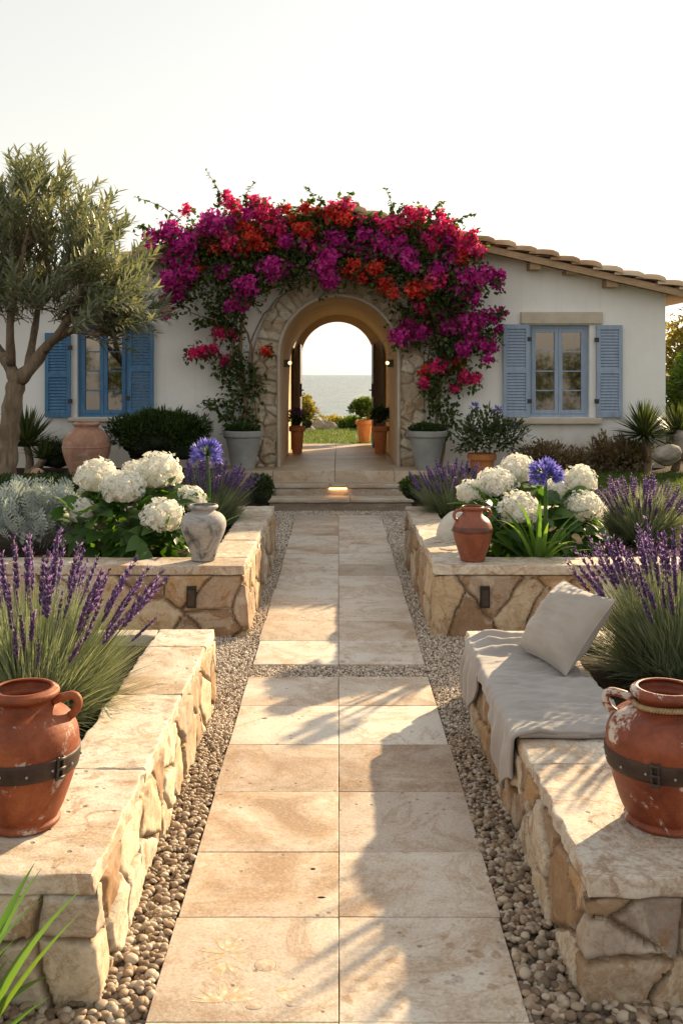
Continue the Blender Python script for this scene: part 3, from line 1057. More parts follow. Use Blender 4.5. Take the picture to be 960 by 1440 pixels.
def wall_sheet(m, y, x0, x1, z0, topf, holes, extra=(), mi=0):
    bp = {x0, x1, *extra}
    for h in holes:
        a, b = h[0], h[1]
        bp |= {a, b}
        if h[4] is not None:
            bp |= set(np.round(h[5] - h[4] * np.cos(np.linspace(0, PI, 49)), 6))
    bp |= set(np.linspace(x0, x1, 15))
    bp = sorted(b for b in bp if x0 - 1e-6 <= b <= x1 + 1e-6)
    for a, b in zip(bp[:-1], bp[1:]):
        if b - a < 1e-5: continue
        mid = (a + b) / 2
        hs = sorted([h for h in holes if h[0] < mid < h[1]], key=lambda h: h[2])
        lo = [(z0, z0)]
        spans = []
        for h in hs:
            def ht(x, h=h):
                if h[4] is None: return h[3]
                return h[3] + math.sqrt(max(0, h[4] ** 2 - (x - h[5]) ** 2))
            spans.append((lo[-1], (h[2], h[2])))
            lo.append((ht(a), ht(b)))
        spans.append((lo[-1], (topf(a), topf(b))))
        for (l0, l1), (t0, t1) in spans:
            if t0 - l0 < 1e-4 and t1 - l1 < 1e-4: continue
            m.quad((a, y, l0), (b, y, l1), (b, y, t1), (a, y, t0), mi=mi)


house = thing('house', 'white plastered villa with stone archway, blue shutters and tiled gable roof', 'house', (0, YF, .44))
LW = (-3.57, -2.87, 1.12, 2.38)
RW = (2.60, 3.42, 1.12, 2.38)
m = MB()
holes = [(LW[0], LW[1], LW[2], LW[3], None, 0), (RW[0], RW[1], RW[2], RW[3], None, 0), (-AH - .03, AH + .03, .2, ASP, AH + .03, 0)]
wall_sheet(m, YF, XL, XR, .2, wall_top, holes, (0,))
# the reveal of the openings
for hx0, hx1, hz0, hz1 in (LW, RW):
    y1 = YF + .22
    m.quad((hx0, YF, hz0), (hx0, YF, hz1), (hx0, y1, hz1), (hx0, y1, hz0))
    m.quad((hx1, YF, hz0), (hx1, y1, hz0), (hx1, y1, hz1), (hx1, YF, hz1))
    m.quad((hx0, YF, hz1), (hx1, YF, hz1), (hx1, y1, hz1), (hx0, y1, hz1))
    m.quad((hx0, YF, hz0), (hx0, y1, hz0), (hx1, y1, hz0), (hx1, YF, hz0))
# sides and back
for x in (XL, XR):
    m.quad((x, YF, .2), (x, YB, .2), (x, YB, wall_top(x)), (x, YF, wall_top(x)))
BH, BSP = .64, 2.0
wall_sheet(m, YB, XL, XR, .2, wall_top, [(-BH, BH, .2, BSP, BH, -.02)] if False else [(-BH - .02, BH - .02, .2, BSP, BH, -.02)], (0,))
wall_sheet(m, YB + .16, XL, XR, .2, wall_top, [(-BH - .02, BH - .02, .2, BSP, BH, -.02)], (0,))
m.build('wall', M_PLASTER, house, smooth=False)


def arch_prof(a, sp, z0, cx=0, n=40):
    pts = [(cx - a, z0), (cx - a, (z0 + sp) / 2)]
    for t in np.linspace(PI, 0, n):
        pts.append((cx + a * math.cos(t), sp + a * math.sin(t)))
    pts += [(cx + a, (z0 + sp) / 2), (cx + a, z0)]
    return np.array(pts)


# vaulted passage through the house
pr = arch_prof(AH, ASP, .3)
m = MB()
ys = np.linspace(13.47, YB, 12)
G = np.stack([np.repeat(pr[:, None, 0], len(ys), 1), np.repeat(ys[None], len(pr), 0), np.repeat(pr[:, None, 1], len(ys), 1)], -1)
m.grid(G)
pb = arch_prof(BH, BSP, .3, -.02)
ys = np.array([YB - .003, YB + .163])
G = np.stack([np.repeat(pb[:, None, 0], 2, 1), np.repeat(ys[None], len(pb), 0), np.repeat(pb[:, None, 1], 2, 1)], -1)
m.grid(G)
# inside face of the back wall, tan like the vault
wall_sheet(m, YB - .004, -AH, AH, .3, lambda x: ASP + math.sqrt(max(0, AH ** 2 - x * x)), [(-BH - .02, BH - .02, .3, BSP, BH, -.02)])
m.build('passage', M_TANPLASTER, house)
# smooth pale lip round the mouth of the arch
m = MB()
po = arch_prof(AH + .042, ASP, .3)
ys = [13.63, 13.50, 13.474, 13.468]
rings = [po, po, (po * .7 + pr * .3), pr]
G = np.stack([np.stack([r_[:, 0], np.full(len(r_), y_), r_[:, 1]], -1) for r_, y_ in zip(rings, ys)], 1)
m.grid(G)
m.build('arch_lip', M_LIMESTONE, house)

# rubble surround: jambs of squared blocks, a ring of long voussoirs
m = MB()
r0 = AH + .035


def arch_map(Wd):
    def f(U, Vv, D):
        L = ASP - .44
        x = np.empty_like(U); z = np.empty_like(U)
        r = r0 + Vv * Wd(U)
        a = np.clip((U - L) / (PI * 1.0), 0, 1) * PI
        x = -r * np.cos(a); z = ASP + r * np.sin(a)
        lo = U < L; hi = U > L + PI
        x = np.where(lo, -r, np.where(hi, r, x))
        z = np.where(lo, .44 + U, np.where(hi, ASP - (U - L - PI), z))
        return np.stack([x, 13.555 - D, z], -1)
    return f


Lj = ASP - .44
us = np.linspace(0, 2 * Lj + PI, 420)
vs = np.linspace(0, 1, 30)
U, Vv = np.meshgrid(us, vs, indexing='ij')
wd = lambda u: .345 - .05 * sstep(Lj - .1, Lj + .4, u) * (1 - sstep(Lj + PI - .4, Lj + PI + .1, u))
# stones: short and wide on the jambs, thin and radial on the ring
w1 = voronoi(U, Vv * .345, .155, .21, 71)
w2 = voronoi(U * 1.1, Vv * .3, .115, .34, 72)
on = ((U > Lj) & (U < Lj + PI))
wv = {k_: np.where(on, w2[k_], w1[k_]) for k_ in w1}
g = sstep(.003, .018, wv['edge'])
pts3 = np.stack([U, Vv * .35, U * 0], -1)
D = g * (.02 + .05 * wv['h'] * .6 + .06 * (wv['tu'] + wv['tv']) + .012 * fbm(pts3 * 12, 4, 3)) - (1 - g) * .01
endv = (Vv > .985) | (U < .005) | (U > us[-1] - .005)
D = np.where(endv, -.06, D)
m.grid(arch_map(wd)(U, Vv, D), rnd=wv['rnd'], aux=1 - g)
m.build('arch_surround', M_ARCHSTONE, house)

# roof: boards, fascia, rafters, barrel tiles
YV, YR = 13.28, 18.0
XE_L, XE_R = -6.9, 4.86
SL = .23
m = MB()


def roof_slab(m, x0, x1, zo0, zo1, ya, yb, mi=0):
    za = lambda x: 3.83 - SL * abs(x)
    V = []
    for y in (ya, yb):
        for x, o_ in ((x0, zo0), (x1, zo0), (x1, zo1), (x0, zo1)):
            V.append((x, y, za(x) + o_))
    m.add(np.array(V), np.array([[0, 1, 2, 3], [5, 4, 7, 6], [0, 4, 5, 1], [3, 2, 6, 7], [0, 3, 7, 4], [1, 5, 6, 2]]), .5, mi)


roof_slab(m, XE_L, 0, .004, .05, YV + .03, YR)
roof_slab(m, 0, XE_R, .004, .05, YV + .03, YR)
roof = m.build('roof', M_WOOD, house, smooth=False)
m = MB()
roof_slab(m, XE_L, 0, -.035, .055, YV, YV + .028)
roof_slab(m, 0, XE_R, -.035, .055, YV, YV + .028)
m.build('fascia', M_WOOD, roof, smooth=False)
for px in (751, 802, 858, 640, 300, 245):
    x = (px - 476) / 104.3
    m = MB()
    zt = 3.83 - SL * abs(x)
    h_ = .10 if px != 802 else .05
    m.box(x - .075, x + .075, YV + .06, YF + .01, zt - h_ - .008, zt - .012)
    m.build('rafter', M_WOOD, roof, smooth=False)
m = MB()
nn = 9
aa = np.linspace(PI, 0, nn)
tv, tf = [], []
for (xx, rr_, zz) in ((0, .078, .026), (.025, .083, .038), (.10, .085, .044), (.21, .078, .032), (.40, .062, .0)):        # lower (wide, lifted) end to upper end
    for a_ in aa: tv.append((xx, rr_ * math.cos(a_), rr_ * math.sin(a_) + zz))
    for a_ in aa: tv.append((xx, (rr_ - .016) * math.cos(a_), (rr_ - .016) * math.sin(a_) + zz))
for j in range(nn - 1):
    for s_ in range(4):
        a_, b_ = 2 * nn * s_ + j, 2 * nn * (s_ + 1) + j
        tf += [(a_, a_ + 1, b_ + 1, b_), (a_ + nn + 1, a_ + nn, b_ + nn, b_ + nn + 1)]
    tf += [(j + 1, j, nn + j, nn + j + 1)]
TILE = (np.array(tv), np.array(tf))
ang = math.atan(SL)
for side in (1, -1):
    xe = XE_R if side > 0 else -XE_L
    pos, rot = [], []
    nr = int(xe / .285) + 1
    for i in range(nr):
        xx = xe + .05 - i * .285
        if xx < .1: break
        for j, yy in enumerate(np.arange(YV + .02, YR, .155)):
            d = np.array([-side * math.cos(ang), 0, math.sin(ang)])
            zt = 3.83 - SL * xx + .055
            pos.append((side * xx, yy + RG.normal(0, .006), zt + RG.normal(0, .006)))
            up = np.array([side * math.sin(ang), 0, math.cos(ang)])
            yv = np.cross(up, d)
            rot.append(np.stack([d, yv, up], -1) @ np.array(Matrix.Rotation(RG.normal(0, .025), 3, 'Z')))
    m.inst(TILE, pos, np.array(rot), np.full(len(pos), 1.0))
for yy in np.arange(YV, YR, .36):                                # ridge
    d = np.array([0, 1.0, 0]); up = np.array([0, 0, 1.0])
    m.inst(TILE, [(0, yy, 3.87)], np.stack([d, np.cross(up, d), up], -1)[None], np.array([1.15]))
m.build('roof_tile_cover', M_ROOFTILE, roof)


# windows with their panes, sills, shutters
def window(x0, x1, z0, z1, mat, warm):
    m = MB()
    ya, yb = YF + .07, YF + .13
    fw = .045
    m.box(x0 + .001, x0 + fw, ya, yb, z0 + .001, z1 - .001)
    m.box(x1 - fw, x1 - .001, ya, yb, z0 + .001, z1 - .001)
    m.box(x0 + fw, x1 - fw, ya, yb, z1 - fw, z1 - .001)
    m.box(x0 + fw, x1 - fw, ya, yb, z0 + .001, z0 + fw)
    xm = (x0 + x1) / 2
    panes = []
    for a, b in ((x0 + fw + .002, xm - .002), (xm + .002, x1 - fw - .002)):
        zb, zt = z0 + fw + .002, z1 - fw - .002
        st = .052
        yc, yd = ya - .012, yb - .02
        m.box(a, a + st, yc, yd, zb, zt)
        m.box(b - st, b, yc, yd, zb, zt)
        m.box(a + st, b - st, yc + .001, yd, zb, zb + st)
        m.box(a + st, b - st, yc + .001, yd, zt - st, zt)
        h = zt - zb - 2 * st
        for k in (1, 2, 3):
            zc = zb + st + h * k / 4
            m.box(a + st, b - st, yc + .012, yd - .006, zc - .008, zc + .008)
        panes.append((a + st, b - st, zb + st, zt - st, yc + .022))
    wdw = m.build('window', mat, house, smooth=False)
    for a, b, c, d, y in panes:
        m = MB()
        m.box(a - .005, b + .005, y, y + .004, c - .005, d + .005)
        m.build('pane', M_GLASS, wdw, smooth=False)
    return wdw


wl = window(*LW, M_BLUE, False)
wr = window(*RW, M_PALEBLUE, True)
m = MB()
rbox(m, RW[0] - .12, RW[1] + .17, 13.545, 13.64, 2.395, 2.555, r=.006, res=.2, namp=.002, seed=4)
m.build('lintel', M_LIMESTONE, wr)
m = MB()
rbox(m, RW[0] - .2, RW[1] + .15, 13.49, 13.66, 1.03, 1.115, r=.012, res=.15, namp=.002, seed=5)
m.build('sill', M_LIMESTONE, wr)
m = MB()
rbox(m, LW[0] - .1, LW[1] + .1, 13.51, 13.66, 1.06, 1.115, r=.012, res=.15, namp=.002, seed=6)
m.build('sill', M_LIMESTONE, wl)
# curtains drawn inside the right window; back rooms catch a little light
M_CURTAIN = mat_noise('curtain', [(.3, (.40, .27, .15)), (.7, (.55, .40, .25))], 6, 3, .9)
xx = np.linspace(RW[0] - .05, RW[1] + .05, 90)
zz = np.linspace(RW[2] - .05, RW[3] + .05, 4)
G = np.stack([np.repeat(xx[:, None], 4, 1), np.repeat((YF + .42 + .035 * np.sin(xx * 38) + .02 * np.sin(xx * 17))[:, None], 4, 1), np.repeat(zz[None], 90, 0)], -1)
m = MB()
m.grid(G)
m.build('curtain', M_CURTAIN, wr)


def shutter(x0, x1, z0, z1, mat, open_=.0, hinge_right=True):
    m = MB()
    y0, y1 = YF - .065, YF - .028
    st = .05
    zm = z0 + (z1 - z0) * .5
    m.box(x0, x0 + st, y0, y1, z0, z1)
    m.box(x1 - st, x1, y0, y1, z0, z1)
    for a, b in ((z0, z0 + .07), (zm - .03, zm + .03), (z1 - .06, z1)):
        m.box(x0 + st, x1 - st, y0 + .001, y1 - .001, a, b)
    for a, b in ((z0 + .07, zm - .03), (zm + .03, z1 - .06)):
        n = int((b - a) / .04)
        for i in range(n):
            zc = a + (b - a) * (i + .5) / n
            dz, dy = (.021, .012)
            yc = (y0 + y1) / 2 + .002
            xa, xb = x0 + st, x1 - st
            V = [(xa, yc - dy, zc - dz), (xb, yc - dy, zc - dz), (xb, yc + dy, zc + dz * (1 - open_)), (xa, yc + dy, zc + dz * (1 - open_)),
                 (xa, yc - dy, zc - dz + .008), (xb, yc - dy, zc - dz + .008), (xb, yc + dy, zc + dz * (1 - open_) + .008), (xa, yc + dy, zc + dz * (1 - open_) + .008)]
            m.add(np.array(V), np.array([[0, 1, 2, 3], [4, 7, 6, 5], [0, 4, 5, 1], [2, 6, 7, 3]]), 0)
    s_ = m.build('shutter', mat, house, smooth=False)
    for zc in (z0 + .22, z1 - .2):
        m = MB()
        xh = x1 if hinge_right else x0
        m.box(xh - .03, xh + .03, y0 - .006, y0 + .012, zc - .03, zc + .03)
        m.build('hinge', M_IRON, s_, smooth=False)
    return s_


shutter(-3.99, -3.645, 1.12, 2.27, M_BLUE, .1, True)
shutter(-2.862, -2.515, 1.16, 2.40, M_BLUE, .9, False)
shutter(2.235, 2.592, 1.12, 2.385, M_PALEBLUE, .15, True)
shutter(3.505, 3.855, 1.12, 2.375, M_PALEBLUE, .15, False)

# open doors at the far end of the passage
for sg, xh in ((-1, -.665), (1, .60)):
    m = MB()
    m.box(xh - .02, xh + .02, 16.8, 17.57, .47, 2.22)
    d = m.build('door', M_DARKWOOD, house, smooth=False)
    m = MB()
    xi = xh - sg * .045
    m.box(min(xi, xh), max(xi, xh), 16.84, 16.92, 1.33, 1.55)
    m.tube([(xi, 16.88, 1.44), (xi - sg * .03, 16.88, 1.44), (xi - sg * .03, 16.99, 1.44)], .012, 6)
    m.build('handle', M_IRON, d, smooth=False)
# wall lamps in the passage
for sg in (-1, 1):
    c = np.array([sg * (AH - .05), 14.35, 1.87])
    m = MB()
    m.box(c[0] - .045 if sg > 0 else c[0] - .04, c[0] + .04 if sg > 0 else c[0] + .045, 14.31, 14.40, 1.81, 1.92)
    l = m.build('wall_lamp', M_IRON, house, smooth=False)
    m = MB()
    m.add(ICO2[0] * .026 + c + np.array([-sg * .045, -.035, 0]), ICO2[1])
    m.build('bulb', M_BULB, l)

# ================================================================== pots, urns, vases
def mat_terracotta(name, cols, wash=0.0, rough=.7, bump=.25, washcol=(.62, .56, .50), wscale=5.0, thr=.56, coat=0.0, bands=0.0):
    m, nt = newmat(name)
    k = NT(nt)
    v = k.coord()
    n1 = k.noise(v, 7, 6, .62, .8)
    c = k.ramp(n1, cols)
    fine = k.noise(v, 70, 5, .65)
    c = k.mix(k.math('MULTIPLY', k.ramp(fine, [(.35, (1, 1, 1)), (.55, (0, 0, 0))]), .35), c, k.mix(1.0, c, (.55, .5, .48), 'MULTIPLY'))
    if wash:
        w_ = k.noise(v, wscale, 8, .72, .6)
        wm = k.ramp(w_, [(thr, (0, 0, 0)), (thr + .035, (1, 1, 1))])
        br = k.ramp(k.noise(v, 45, 3), [(.38, (0, 0, 0)), (.5, (1, 1, 1))])
        c = k.mix(k.math('MULTIPLY', k.math('MULTIPLY', wm, br), wash), c, washcol)
    mp = k.n('ShaderNodeMapping')
    mp.inputs['Scale'].default_value = (.6, .6, 14)
    k.link(v, mp.inputs['Vector'])
    turn = k.noise(mp.outputs[0], 4, 3)
    h = k.math('ADD', k.math('MULTIPLY', fine, .6), k.math('MULTIPLY', turn, .8 + bands))
    k.finish(c, rough, h, bump, .006, .4, coat=coat)
    return m


M_TERRA_N = mat_terracotta('old_terracotta', [(.3, (.14, .030, .009)), (.5, (.24, .056, .017)), (.7, (.33, .094, .032))], .6, .62, .3, thr=.545, wscale=4.5)
M_TERRA_R = mat_terracotta('washed_terracotta', [(.3, (.11, .022, .008)), (.5, (.20, .042, .014)), (.7, (.28, .072, .026))], .8, .5, .3, thr=.53, wscale=4, coat=.05)
M_TERRA_P = mat_terracotta('pale_terracotta', [(.3, (.36, .19, .13)), (.5, (.46, .25, .17)), (.7, (.54, .34, .25))], .45, .8, .3, thr=.56)
M_TERRA_O = mat_terracotta('orange_terracotta', [(.3, (.38, .13, .045)), (.5, (.50, .18, .06)), (.7, (.58, .24, .09))], 0, .75, .15)
M_JUG = mat_terracotta('brown_glazed_clay', [(.3, (.15, .042, .022)), (.5, (.24, .07, .035)), (.7, (.33, .11, .06))], .25, .42, .15, thr=.62, coat=.15)
M_GLAZE = mat_terracotta('dark_glaze', [(.3, (.07, .022, .014)), (.5, (.11, .034, .02)), (.7, (.16, .055, .032))], 0, .4, .15, coat=.15)
M_VASE = mat_terracotta('grey_speckled_clay', [(.36, (.06, .057, .055)), (.43, (.20, .195, .19)), (.50, (.35, .335, .32)), (.72, (.45, .43, .405))], .0, .75, .35)
M_CONCRETE = mat_noise('grey_concrete', [(.3, (.24, .24, .235)), (.6, (.32, .32, .31)), (.8, (.38, .38, .37))], 5, 6, .9, .25, 40, .006, .2)
M_ROPE = mat_noise('rope', [(.3, (.28, .19, .10)), (.7, (.46, .34, .20))], 60, 3, .9, .5, 90, .004, .2)
M_LEATHER = mat_noise('dark_strap', [(.3, (.022, .012, .009)), (.7, (.06, .032, .022))], 20, 5, .6, .3, 60, .003, .4)
M_PALEROCK = mat_noise('pale_boulder', [(.3, (.52, .49, .44)), (.7, (.66, .63, .58))], 5, 6, .85, .3, 30, .01, .25)
M_ROCK = mat_noise('grey_boulder', [(.3, (.16, .13, .105)), (.5, (.28, .24, .20)), (.75, (.42, .37, .32))], 4, 7, .9, .6, 18, .02, .25, dist=.6)


def smooth_prof(pts, n=60):
    pts = np.array(pts, float)
    t = np.concatenate([[0], np.cumsum(np.linalg.norm(np.diff(pts, axis=0), axis=1))])
    u = np.linspace(0, t[-1], n)
    # Catmull-Rom through the profile points
    P0 = np.vstack([2 * pts[0] - pts[1], pts, 2 * pts[-1] - pts[-2]])
    out = []
    for q in u:
        i = min(len(pts) - 2, max(0, np.searchsorted(t, q, side='right') - 1))
        s = (q - t[i]) / (t[i + 1] - t[i] + 1e-9)
        a, b, c, d = P0[i], P0[i + 1], P0[i + 2], P0[i + 3]
        out.append(.5 * ((2 * b) + (-a + c) * s + (2 * a - 5 * b + 4 * c - d) * s * s + (-a + 3 * b - 3 * c + d) * s ** 3))
    o = np.array(out)
    o[:, 0] = np.maximum(o[:, 0], 0)
    return o


def vessel(m, prof, c, th=.012, seg=64, n=60, floor=None, wob=.004, seed=3):
    o = smooth_prof(prof, n)
    inner = o[::-1].copy()
    inner[:, 0] = np.maximum(inner[:, 0] - th, 0.002)
    fz = (o[0, 1] + .03) if floor is None else floor
    inner = inner[inner[:, 1] > fz]
    lip = np.array([[o[-1, 0] - th * .2, o[-1, 1] + th * .35], [o[-1, 0] - th * .8, o[-1, 1] + th * .35]])
    full = np.vstack([[[.001, o[0, 1]]], o, lip, inner, [[.001, fz]]])
    m.lathe(full, seg, c, wob=wob, seed=seed)
    return o


def handle(m, c, ang, pts, r=.014):
    ca, sa = math.cos(ang), math.sin(ang)
    q = smooth_prof(pts, 18)
    m.tube([(c[0] + ca * a, c[1] + sa * a, c[2] + b) for a, b in q], r, 10)


def banded_pot(label, c, s, mat, handle_ang, rope, buckle_ang):
    t = thing('terracotta_pot', label, 'pot', c)
    m = MB()
    rb, rm = s
    prof = [(rb - .012, 0), (rb, .006), (rb + .002, .018), (rb - .006, .026), (rb + .012, .06), (rm * .90, .15), (rm * .985, .205), (rm, .255), (rm * .97, .30), (rm * .83, .345), (.100, .374), (.092, .386), (.094, .398), (.108, .408), (.113, .418), (.108, .428), (.100, .430)]
    o = vessel(m, prof, c, .014, 80, 90, .05)
    m.build('body', mat, t)
    m = MB()
    handle(m, c, handle_ang, [(rm * .80, .335), (rm * .93, .352), (rm * 1.0, .382), (rm * .93, .405), (rm * .74, .402), (.093, .388)], .0135)
    m.build('handle', mat, t)
    m = MB()
    zz = np.linspace(.185, .243, 8)
    rr = np.interp(zz, o[:60, 1], o[:60, 0])
    pr = [(rr[0] - .002, zz[0] - .001)] + [(r_ + .0045, z_) for r_, z_ in zip(rr, zz)] + [(rr[-1] - .002, zz[-1] + .001)]
    m.lathe(pr, 80, c, wob=.002)
    for k in range(14):
        a = buckle_ang + .3 + k * 2 * PI / 14
        m.add(ICO1[0] * .0045 + np.array(c) + [math.cos(a) * (rr[4] + .006), math.sin(a) * (rr[4] + .006), zz[3] + .004 * (k % 2)], ICO1[1], .5, 1)
    b = m.build('strap', [M_LEATHER, M_CONCRETE], t)
    m = MB()
    a = buckle_ang
    d = np.array([math.cos(a), math.sin(a), 0]); sd = np.array([-math.sin(a), math.cos(a), 0])
    for u in (-.010, .010):
        m.tube([np.array(c) + d * (np.interp(z, o[:60, 1], o[:60, 0]) + .009) + sd * u + [0, 0, z] for z in np.linspace(.178, .252, 6)], .0045, 8)
    for z in (.185, .215, .245):
        m.tube([np.array(c) + d * (np.interp(z, o[:60, 1], o[:60, 0]) + .012) + sd * u + [0, 0, z] for u in (-.016, 0, .016)], .005, 8)
    m.build('buckle', M_IRON, b)
    if rope:
        m = MB()
        aa = np.linspace(0, 2 * PI, 260)
        for ph in (0, PI):
            r_ = .098 + .0055 * np.cos(aa * 34 + ph)
            m.tube(np.stack([c[0] + r_ * np.cos(aa), c[1] + r_ * np.sin(aa), c[2] + .3825 + .0055 * np.sin(aa * 34 + ph) - .004 * np.cos(aa * 2)], -1), .0052, 6)
        m.build('rope', M_ROPE, t)
    t.scale = (.93, .93, .93)
    return t


banded_pot('large terracotta pot with dark strap standing on the left planter wall', (-.94, 2.975, .363), (.113, .174), M_TERRA_N, .05, False, -.62)
banded_pot('large terracotta pot with rope round its neck standing on the bench wall', (.985, 3.0, .356), (.13, .19), M_TERRA_R, PI - .25, True, -2.05)

# grey vase and brown jug on the corners of the far beds
c = (-.895, 6.60, .472)
t = thing('vase', 'grey speckled clay vase on the corner of the left flower bed', 'vase', c)
m = MB()
vessel(m, [(.070, 0), (.078, .006), (.082, .03), (.105, .10), (.140, .19), (.150, .235), (.143, .275), (.115, .308), (.082, .322), (.078, .332), (.088, .340), (.098, .350), (.098, .360), (.092, .364)], c, .01, 56, 70, .03, .008)
m.build('body', M_VASE, t)
c = (.885, 6.585, .472)
t = thing('jug', 'small glossy brown clay jug with two ears on the right flower bed', 'jug', c)
m = MB()
o = vessel(m, [(.070, 0), (.080, .005), (.082, .018), (.088, .04), (.112, .11), (.128, .18), (.130, .215), (.112, .262), (.078, .298), (.066, .315), (.064, .328), (.072, .338), (.078, .348), (.074, .356)], c, .009, 56, 70, .03, .006)
m.build('body', M_JUG, t)
for a in (.35, PI + .25):
    m = MB()
    handle(m, c, a, [(.100, .268), (.122, .280), (.132, .305), (.120, .328), (.095, .335), (.068, .332)], .0105)
    m.build('handle', M_JUG, t)
m = MB()
pr = [(np.interp(z, o[:58, 1], o[:58, 0]) + (.0012 if .1 < k < 4.9 else -.002), z) for k, z in enumerate(np.linspace(.186, .236, 6))]
m.lathe(pr, 56, c)
m.build('glaze_band', M_GLAZE, t)

m = MB()
lump(m, (.93, 7.55, .50), (.19, .17, .17), .06, 1.4, 5, ICO4)
tag(m.build('boulder', M_PALEROCK), 'smooth pale rounded boulder behind the brown jug', 'boulder')

# pale oil jar below the left window
yj = 12.45
zj = float(ground_h(np.array(-3.1), np.array(yj)))
c = (P(122, 600, yj)[0], yj, zj)
t = thing('oil_jar', 'large pale terracotta oil jar below the left window', 'jar', c)
m = MB()
vessel(m, [(.17, 0), (.185, .01), (.225, .12), (.285, .30), (.295, .40), (.27, .50), (.20, .585), (.15, .61), (.145, .63), (.165, .655), (.17, .675), (.155, .685)], c, .02, 64, 80, .05, .006)
m.build('body', M_TERRA_P, t)
m = MB()
m.lathe([(.292, .375), (.302, .38), (.302, .39), (.291, .395)], 64, c)
m.build('raised_band', M_TERRA_P, t)
m = MB()
lump(m, P(53, 655, 12.0) * [1, 1, 0] + [0, 0, ground_h(np.array(-3.6), np.array(12.0)) + .10], (.085, .085, .085), .05, 1.5, 8)
tag(m.build('clay_ball', M_TERRA_P), 'small round pink clay ball beside the oil jar', 'ball')


def tapered_pot(name, label, cat, c, rt, rb, h, mat, group=None):
    t = thing(name, label, cat, c, group)
    m = MB()
    vessel(m, [(rb - .01, 0), (rb, .004), (rb + (rt - rb) * .4, h * .4), (rt - .012, h - .085), (rt - .008, h - .075), (rt + .012, h - .07), (rt + .016, h - .03), (rt + .014, h)], c, .025, 56, 60, .04, .003)
    m.build('body', mat, t)
    m = MB()
    a = np.arange(24) / 24 * 2 * PI
    V = np.vstack([[[c[0], c[1], c[2] + h - .035]], np.stack([c[0] + (rt - .012) * np.cos(a), c[1] + (rt - .012) * np.sin(a), np.full(24, c[2] + h - .05)], -1)])
    m.add(V, np.array([[0, 1 + i, 1 + (i + 1) % 24] for i in range(24)]))
    m.build('soil', M_SOIL, t)
    return t


# ================================================================== throw and cushion
M_LINEN = mat_noise('grey_linen', [(.3, (.29, .265, .25)), (.6, (.345, .32, .30)), (.8, (.38, .355, .335))], 5, 5, .95, .5, 160, .0015, .1, sheen=.3)
M_CUSHION = mat_noise('cushion_linen', [(.3, (.34, .31, .275)), (.6, (.395, .36, .325)), (.8, (.43, .40, .365))], 5, 5, .95, .4, 260, .0015, .1, sheen=.3)
ztop = .357
nt_, ns_ = 150, 130
tt = np.linspace(0, 1, nt_)
y0_, y1_ = 3.66, 5.02
YY = y0_ + (y1_ - y0_) * tt
XE = .648                                     # where the cloth turns over the edge of the cap
# how far the cloth hangs below the edge at each place along the bench
hang = .045 + .20 * (1 - sstep(.10, .40, tt)) * (.55 + .45 * sstep(0, .12, tt)) + .20 * sstep(.66, .78, tt) * (1 - .25 * sstep(.92, 1, tt))
inner = 1.085 + .02 * np.sin(tt * 7)
G = np.zeros((nt_, ns_, 3))
for i in range(nt_):
    Lf = inner[i] - XE
    Lt = Lf + hang[i]
    s = np.linspace(0, Lt, ns_)
    rad = .022
    x = np.where(s < Lf - rad, inner[i] - s, 0.0)
    z = np.zeros(ns_)
    th = np.clip((s - (Lf - rad)) / (rad * PI / 2), 0, 1) * PI / 2
    arc = s >= Lf - rad
    xa = XE + rad - rad * np.sin(th)
    za = -rad + rad * np.cos(th)
    down = np.maximum(0, s - (Lf - rad) - rad * PI / 2)
    fold = sstep(0, .10, down)
    x = np.where(arc, xa - fold * (.012 + .012 * np.sin(YY[i] * 42 + 1.5 * np.sin(YY[i] * 9)) + .25 * down * .12), x)
    z = np.where(arc, za - down, z)
    G[i, :, 0] = x
    G[i, :, 1] = YY[i] + fold * .012 * np.sin(YY[i] * 31)
    G[i, :, 2] = ztop + .018 + z
N3 = G.copy()
flat = np.clip((G[..., 0] - XE - .005) / .08, 0, 1)
wr1 = fbm(np.stack([G[..., 0] * 3.2 + G[..., 1] * 1.2, G[..., 1] * 9 - G[..., 0] * 3, G[..., 2] * 4], -1), 12, 3)
wr2 = np.abs(fbm(np.stack([G[..., 0] * 2.2 + 4, G[..., 1] * 14 + G[..., 0] * 5, G[..., 2] * 3], -1), 19, 2))
wr3 = np.abs(fbm(np.stack([G[..., 0] * 5 + G[..., 1] * 3, G[..., 1] * 26 - G[..., 0] * 9, G[..., 2] * 6], -1), 29, 2))
G[..., 2] += flat * (.012 * wr1 + .015 * (.5 - wr2) + .006 * (.4 - wr3)) + .006 * flat
# the far flap is bunched into ridges
far = sstep(.70, .80, tt)[:, None]
G[..., 2] += flat * far * (.016 + .016 * np.sin(YY[:, None] * 52 + G[..., 0] * 9))
G[..., 0] -= (1 - flat) * .010 * (1 + wr1)
# double fold along the near edge
G[..., 2] += flat * .010 * np.exp(-((tt[:, None] - .02) / .03) ** 2)
throw = MB()
throw.grid(G)
ob = throw.build('throw_blanket', M_LINEN, None, loc=(.87, 4.3, ztop))
so_ = ob.modifiers.new('thick', 'SOLIDIFY'); so_.thickness = .012; so_.offset = -.6
tag(ob, 'grey linen throw draped over the bench wall', 'throw')
# rolled under-layer at the near edge
m = MB()
xs_ = np.linspace(1.08, .665, 30)
m.tube(np.stack([xs_, np.full(30, y0_ + .014) + .004 * np.sin(xs_ * 20), np.full(30, ztop + .015)], -1), .0125, 10)
m.build('rolled_hem', M_LINEN, ob)

